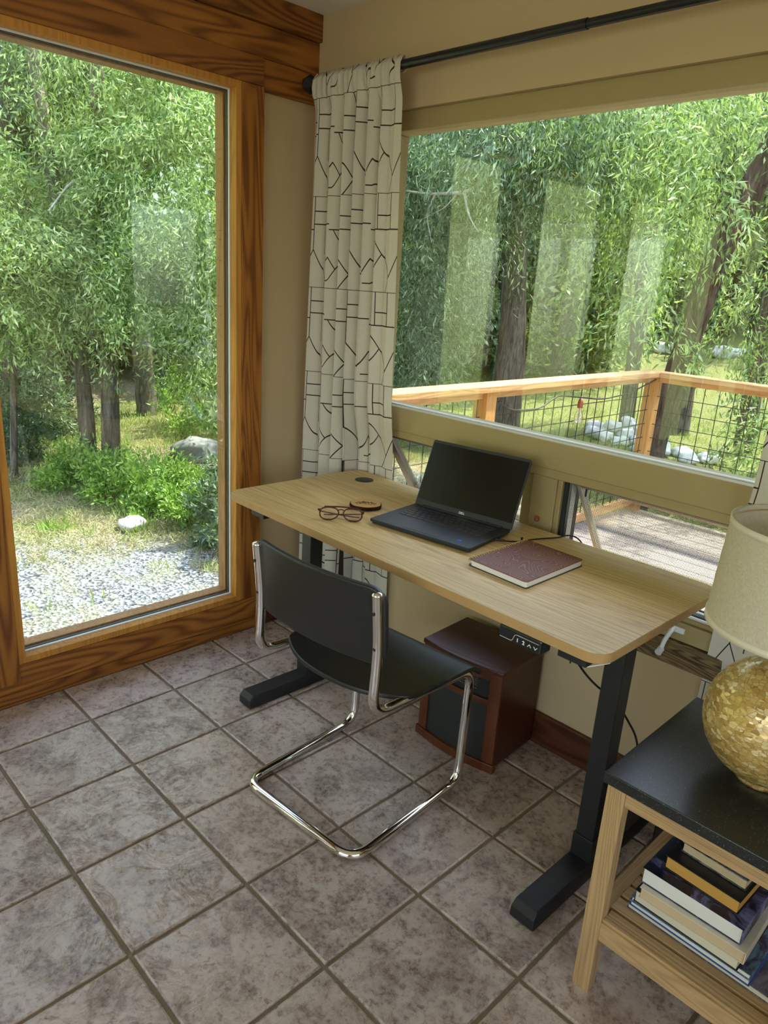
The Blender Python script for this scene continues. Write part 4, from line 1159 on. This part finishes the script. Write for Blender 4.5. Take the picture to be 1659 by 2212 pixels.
def blades(name, regions, mat, label, n, h, w, lie=.45):
    P = []; 
    for (x0, x1, y0, y1, k) in regions:
        q = np.stack([rng.uniform(x0, x1, k), rng.uniform(y0, y1, k), np.zeros(k)], 1)
        cl_ = rng.integers(0, max(1, k // 14), k)
        cc_ = np.stack([rng.uniform(x0, x1, k // 14 + 1), rng.uniform(y0, y1, k // 14 + 1)], 1)
        q[:, :2] = cc_[cl_] + rng.normal(size=(k, 2)) * .045
        P.append(q)
    P = np.concatenate(P); 
    P[:, 2] = [gh(a, b) for a, b in P[:, :2]]
    D = rng.normal(size=(len(P), 3)) * lie; D[:, 2] = np.abs(D[:, 2]) * .2 + 1
    o = leafmesh(name, P, D, h * rng.uniform(.4, 1.2, len(P)), w * rng.uniform(.6, 1.2, len(P)), mat, None, .1)
    return tag(o, label, 'grass', kind='stuff')
blades('dry_grass', [(-5.5, -2.3, -.5, .8, 9000), (-9, -3.8, .2, 3.5, 9000), (-3.0, -1.5, .5, 1.6, 3500)], m_dry, 'dry straw coloured grass between the gravel and the trees', 0, .085, .006, 1.6)
blades('green_grass', [(-3.2, -1.0, -.6, 1.2, 250), (-8, -3.2, .8, 4.5, 9000), (-9, 1, 4, 12, 16000)], m_grassg, 'green grass growing under the trees', 0, .11, .008)
blades('bright_weeds', [(-3.0, -2.85, -.05, .08, 60), (-2.75, -2.6, .48, .6, 50), (-3.1, -2.9, .55, .7, 50)], m_shrub, 'small bright green weed tufts in the dry litter', 0, .12, .012)

def rock(label, x, y, r, mat, seed, group=None, dz=0.0, src=None):
    z = gh(x, y) + dz
    if src is None:
        bm = bmesh.new(); bmesh.ops.create_icosphere(bm, subdivisions=3, radius=1)
        rr_ = random.Random(seed); o3 = Vector((rr_.uniform(0, 9), rr_.uniform(0, 9), 0))
        from mathutils import noise as mn
        for v in bm.verts: v.co *= 1 + .42 * mn.noise(v.co * 1.3 + o3) + .14 * mn.noise(v.co * 3.4 + o3)
        me = bpy.data.meshes.new('rock'); bm.to_mesh(me); bm.free(); me.polygons.foreach_set('use_smooth', [True] * len(me.polygons)); me.materials.append(mat)
        o = bpy.data.objects.new('rock', me)
    else: o = src.copy()
    COL.objects.link(o)
    o.location = (x, y, z + r * .45); o.scale = (r * 1.25, r, r * .72); o.rotation_euler = (0, 0, seed * 1.3)
    return tag(o, label, 'rock', group)
rock('grey flat topped boulder on the shaded grass right of the twin trunks', -4.35, 2.0, .20, m_rockg, 1)
rock('small pale rock at the edge of the gravel in front of the green strip', -2.75, .50, .09, m_rock, 2)
r0 = rock('white boulder lying left of the pile behind the railing', -2.95, 7.75, .12, m_rock, 3, 'boulders piled behind the deck railing')
pile = [(-2.78, 7.40, .11, 0), (-2.52, 7.25, .12, 0), (-2.66, 7.62, .11, .03), (-2.38, 7.55, .12, .04), (-2.26, 7.20, .10, 0), (-2.12, 7.45, .11, 0), (-2.50, 7.42, .10, .15), (-3.1, 7.95, .10, 0), (-2.30, 7.85, .12, .05), (-2.62, 7.98, .11, .02), (-2.42, 7.68, .10, .20), (-2.85, 8.2, .11, 0)]
r0['label'] = 'white boulder in the pile left of the railing corner post'
for k, (x, y, r_, dz) in enumerate(pile): rock('white boulder in the pile left of the railing corner post', x, y, r_, m_rock, k + 4, 'boulders piled behind the deck railing', dz, r0)
rb = rock('white boulder low behind the wire mesh right of the corner post', -1.75, 7.3, .15, m_rock, 21, 'boulders right of the railing corner post')
for k, (x, y, r_) in enumerate([(-1.5, 7.5, .12), (-1.3, 7.2, .11), (-1.9, 7.1, .10), (-1.2, 7.6, .12)]): rock('white boulder low behind the wire mesh right of the corner post', x, y, r_, m_rock, k + 22, 'boulders right of the railing corner post', 0, rb)
rl = rock('pale boulder in the distant row bordering the lawn', -6.9, 18.0, .28, m_rock, 31, 'boulders bordering the lawn')
for k in range(11): rock('pale boulder in the distant row bordering the lawn', -6.9 + (k + 1) * .62 + .2 * math.sin(k * 2.1), 18.0 + .18 * (k + 1) + .3 * math.sin(k), .22 + .07 * math.sin(k * 1.7) ** 2, m_rock, k + 32, 'boulders bordering the lawn', 0, rl)

# --- trees seen through the wide window
C0 = Vector((2.344, -1.892, 1.436))
tree('tree', 'big tree with dark furrowed trunk and hanging blue green leaves behind the railing', (-3.3, 6.0, gh(-3.3, 6)),
     [([(-3.3, 6.0, -.6), (-3.38, 6.05, 1.0), (-3.55, 6.0, 2.6), (-3.7, 5.9, 4.6)], .20, .14)],
     [((-4.4, 5.4, 1.9), (.75, .8, 1.0), 190), ((-3.5, 5.0, 3.2), (1.2, .8, .5), 150), ((-2.4, 4.9, 3.15), (.9, .7, .55), 130), ((-5.2, 5.6, 2.6), (.8, .9, 1.3), 130), ((-3.6, 5.6, 2.3), (.5, .4, .5), 30), ((-4.4, 5.0, .6), (.6, .6, .5), 60)],
     m_leafB, .092, .019, 1.1, 95, .15,
     branches=[([(-2.35, 4.6, 2.75), (-2.76, 4.5, 2.58), (-3.0, 4.5, 2.40), (-3.58, 4.5, 2.40), (-3.95, 4.5, 2.45)], .034, .010, m_barkp),
               ([(-3.1, 4.5, 2.42), (-2.95, 4.45, 2.15), (-2.8, 4.45, 2.0)], .014, .005, m_barkp), ([(-3.5, 4.5, 2.40), (-3.62, 4.5, 2.2), (-3.5, 4.5, 1.9)], .012, .004, m_barkp),
               ([(-3.2, 4.5, 2.38), (-3.3, 4.45, 2.25), (-3.6, 4.45, 2.15)], .008, .003, m_barkp), ([(-2.85, 4.5, 2.95), (-2.80, 4.5, 2.78), (-2.92, 4.45, 2.62)], .028, .014, m_barkp),
               ([(-2.75, 4.5, 3.0), (-2.45, 4.5, 2.86), (-2.2, 4.5, 2.80)], .028, .008, m_barkp)])
tree('tree', 'tree with thick reddish trunk leaning right at the right side of the wide window', (-.60, 4.42, gh(-.6, 4.42)),
     [([(-.60, 4.42, -.6), (-.45, 4.38, .6), (-.31, 4.32, 1.3), (-.19, 4.3, 1.92), (.02, 4.3, 2.5), (.45, 4.2, 3.4)], .10, .10)],
     [((-1.5, 5.0, 3.0), (1.0, .7, .45), 110), ((-.7, 5.4, 3.7), (1.4, 1.0, .5), 100), ((-.15, 5.6, 1.5), (.5, .5, .8), 46), ((-1.45, 5.5, 2.2), (.6, .4, .4), 34), ((.5, 5.0, .3), (.6, .5, .5), 40), ((.55, 4.6, 2.9), (.5, .5, .4), 34), ((-.25, 3.95, 2.25), (.35, .2, .3), 14), ((-.5, 3.95, 1.35), (.25, .2, .3), 8)], m_leafA, .080, .019, 1.0, 85, .13, bark=m_barkd)
for lab, x, y, r_ in (('slim dark trunk standing between the big trunk and the leaning trunk', -2.75, 8.3, .11), ('dark trunked tree just behind the railing corner', -2.3, 9.2, .13), ('dark trunked tree right of the railing corner', -1.2, 8.8, .13), ('dark trunked tree near the right curtain', -.35, 8.2, .13)):
    z0 = gh(x, y)
    tree('tree', lab, (x, y, z0), [([(x, y, z0 - .1), (x - .1, y, z0 + 2.2), (x - .15, y, z0 + 6)], r_, r_ * .7)], [((x - .2, y + .3, 4.6), (1.2, 1.1, 1.1), 80), ((x, y - .4, 2.9), (.8, .7, .45), 34)], m_leafC, .11, .030, .8, 80, .18)
# leafy wood behind everything, three crowns repeated with turns
protos = []
for k, mt_ in enumerate((m_leafC, m_leafB, m_leafA)):
    x, y = -14 - 3 * k, 2 + 3 * k
    protos.append((tree('tree', 'leafy tree in the dense wood farther back', (x, y, gh(x, y)), [([(x, y, gh(x, y) - .3), (x + .1, y, gh(x, y) + 4), (x + .2, y, gh(x, y) + 8)], .22, .12)],
                        [((x, y, gh(x, y) + 4.6), (2.4, 2.4, 3.2), 330), ((x + .6, y + .4, gh(x, y) + 1.8), (2.0, 2.0, 1.4), 110)], mt_, .20, .075, .5, 70, .30, group='trees of the wood farther back')))
spots = [(-11.5, 1.6), (-13, 5.6), (-12.5, 8.5), (-10.2, 5.6), (-16, 8), (-19, 5), (-17, 1.5), (-21, 11), (-15, 12.5), (-12, 12), (-9, 14.5), (-6.8, 12.5), (-12, 17), (-7.5, 24), (-3.8, 23.5), (-15, 21), (-11, 25), (-5.5, 28), (-1.5, 27), (-19, 17), (-9.5, 20), (-.2, 22), (-8.5, 10.5), (3, 24), (-13.5, 29), (-24, 14),
         (-22, -9), (-16, -22), (4.5, 11), (8, 8.5), (7, 14), (11, 12), (12, 5), (2.5, 16)]
for k, (x, y) in enumerate(spots):
    c = copy_tree(protos[k % 3]);  c.location = (x, y, gh(x, y)); c.rotation_euler = (0, 0, k * 1.9); s_ = .85 + .3 * ((k * 7) % 5) / 5; c.scale = (s_, s_, s_)

# ------------------------------------------------------------------ deck and railing
dk = MB(); dx0, dx1, dy0, dy1, dz = -.12, 4.2, .16, 3.30, -.10
y = dy0
while y < dy1 - .02:
    dk.box(dx0, dx1, y, min(y + .135, dy1), dz - .028, dz); y += .144
deck = dk.build('deck', m_deck, bevel=.003)
tag(deck, 'weathered brown plank deck outside the wide window', 'deck')
fr_ = MB()
for x in (-.10, 1.2, 2.6, 4.1): fr_.box(x, x + .05, dy0, dy1, dz - .20, dz - .028)
for x in (-.08, 1.5, 3.0):
    for y in (.3, 3.2): fr_.box(x, x + .09, y - .09, y, -.75, dz - .028)
fb = fr_.build('joists', m_railz, deck)
rl_ = thing('deck_railing', 'cedar deck railing with flat cap and black wire mesh panels', 'railing', (-.07, 3.25, dz))
RX, RY, RT_ = -.07, 3.25, .95
bx(RX - .075, RX + .065, .16, RY + .075, RT_ - .036, RT_).build('cap_rail', m_raily, rl_, bevel=.004)
bx(RX + .0655, 4.2, RY - .065, RY + .075, RT_ - .036, RT_).build('cap_rail', m_rail, rl_, bevel=.004)
bx(RX - .019, RX + .019, .16, RY - .045, RT_ - .075, RT_ - .0365).build('side_rail', m_raily, rl_, bevel=.003)
bx(RX + .046, 4.2, RY - .019, RY + .019, RT_ - .075, RT_ - .0365).build('side_rail', m_rail, rl_, bevel=.003)
bx(RX - .019, RX + .019, .16, RY - .045, dz + .05, dz + .11).build('bottom_rail', m_raily, rl_, bevel=.003)
bx(RX + .046, 4.2, RY - .019, RY + .019, dz + .05, dz + .11).build('bottom_rail', m_rail, rl_, bevel=.003)
for (x, y) in ((RX, RY), (RX, 1.275), (1.55, RY), (3.1, RY)):
    bx(x - .045, x + .045, y - .045, y + .045, dz, RT_ - .0365).build('post', m_railz, rl_, bevel=.004)
for (a, b) in ((.16, 1.23), (1.32, RY - .045)):
    w_ = MB(); y = a + .03
    while y < b: w_.box(RX - .0022, RX + .0022, y - .0022, y + .0022, dz + .10, RT_ - .075); y += .102
    z = dz + .16
    while z < RT_ - .08: w_.box(RX + .0022, RX + .0066, a, b, z - .0022, z + .0022); z += .102
    w_.build('wire_mesh', m_wire, rl_)
for (a, b) in ((RX + .045, 1.505), (1.595, 3.055)):
    w_ = MB(); x = a + .03
    while x < b: w_.box(x - .0022, x + .0022, RY - .0022, RY + .0022, dz + .10, RT_ - .075); x += .102
    z = dz + .16
    while z < RT_ - .08: w_.box(a, b, RY - .0066, RY - .0022, z - .0022, z + .0022); z += .102
    w_.build('wire_mesh', m_wire, rl_)
sl = thing('string_light', 'outdoor string light cord with one clear bulb hanging from copper coloured socket on the railing', 'string light', (-.02, 2.2, .80))
MB().tube(fillet([(-.02, 1.33, .86), (-.02, 1.45, .80), (-.02, 1.75, .79), (-.02, 1.90, .86), (-.02, 2.15, .835), (-.02, 2.45, .80), (-.02, 2.8, .82), (-.02, 3.18, .90)], .12), .005, 8).build('cord', m_cordb, sl)
MB().lathe([(0, .06), (.010, .058), (.016, .04), (.017, 0), (0, 0)], (-.02, 2.185, .765), 16).build('socket', m_copper, sl)
MB().lathe([(.012, 0), (.016, -.02), (.028, -.05), (.030, -.07), (.022, -.092), (0, -.10)], (-.02, 2.185, .765), 20).build('bulb', m_bulb, sl)

# unseen roof overhang added to shade the wide window, narrow on the yard side
struct(bx(-.50, XR + .9, .151, 1.10, 2.30, 2.48).build('trim_added_eave', plain('added_eave_paint', (.30, .22, .12), .7)))
bpy.data.objects['trim_added_eave'].name = 'trim_%d' % tn; tn += 1
struct(bx(-.50, -.301, YF - .3, .150, 2.30, 2.48).build('trim_%d' % tn, bpy.data.materials['added_eave_paint']))
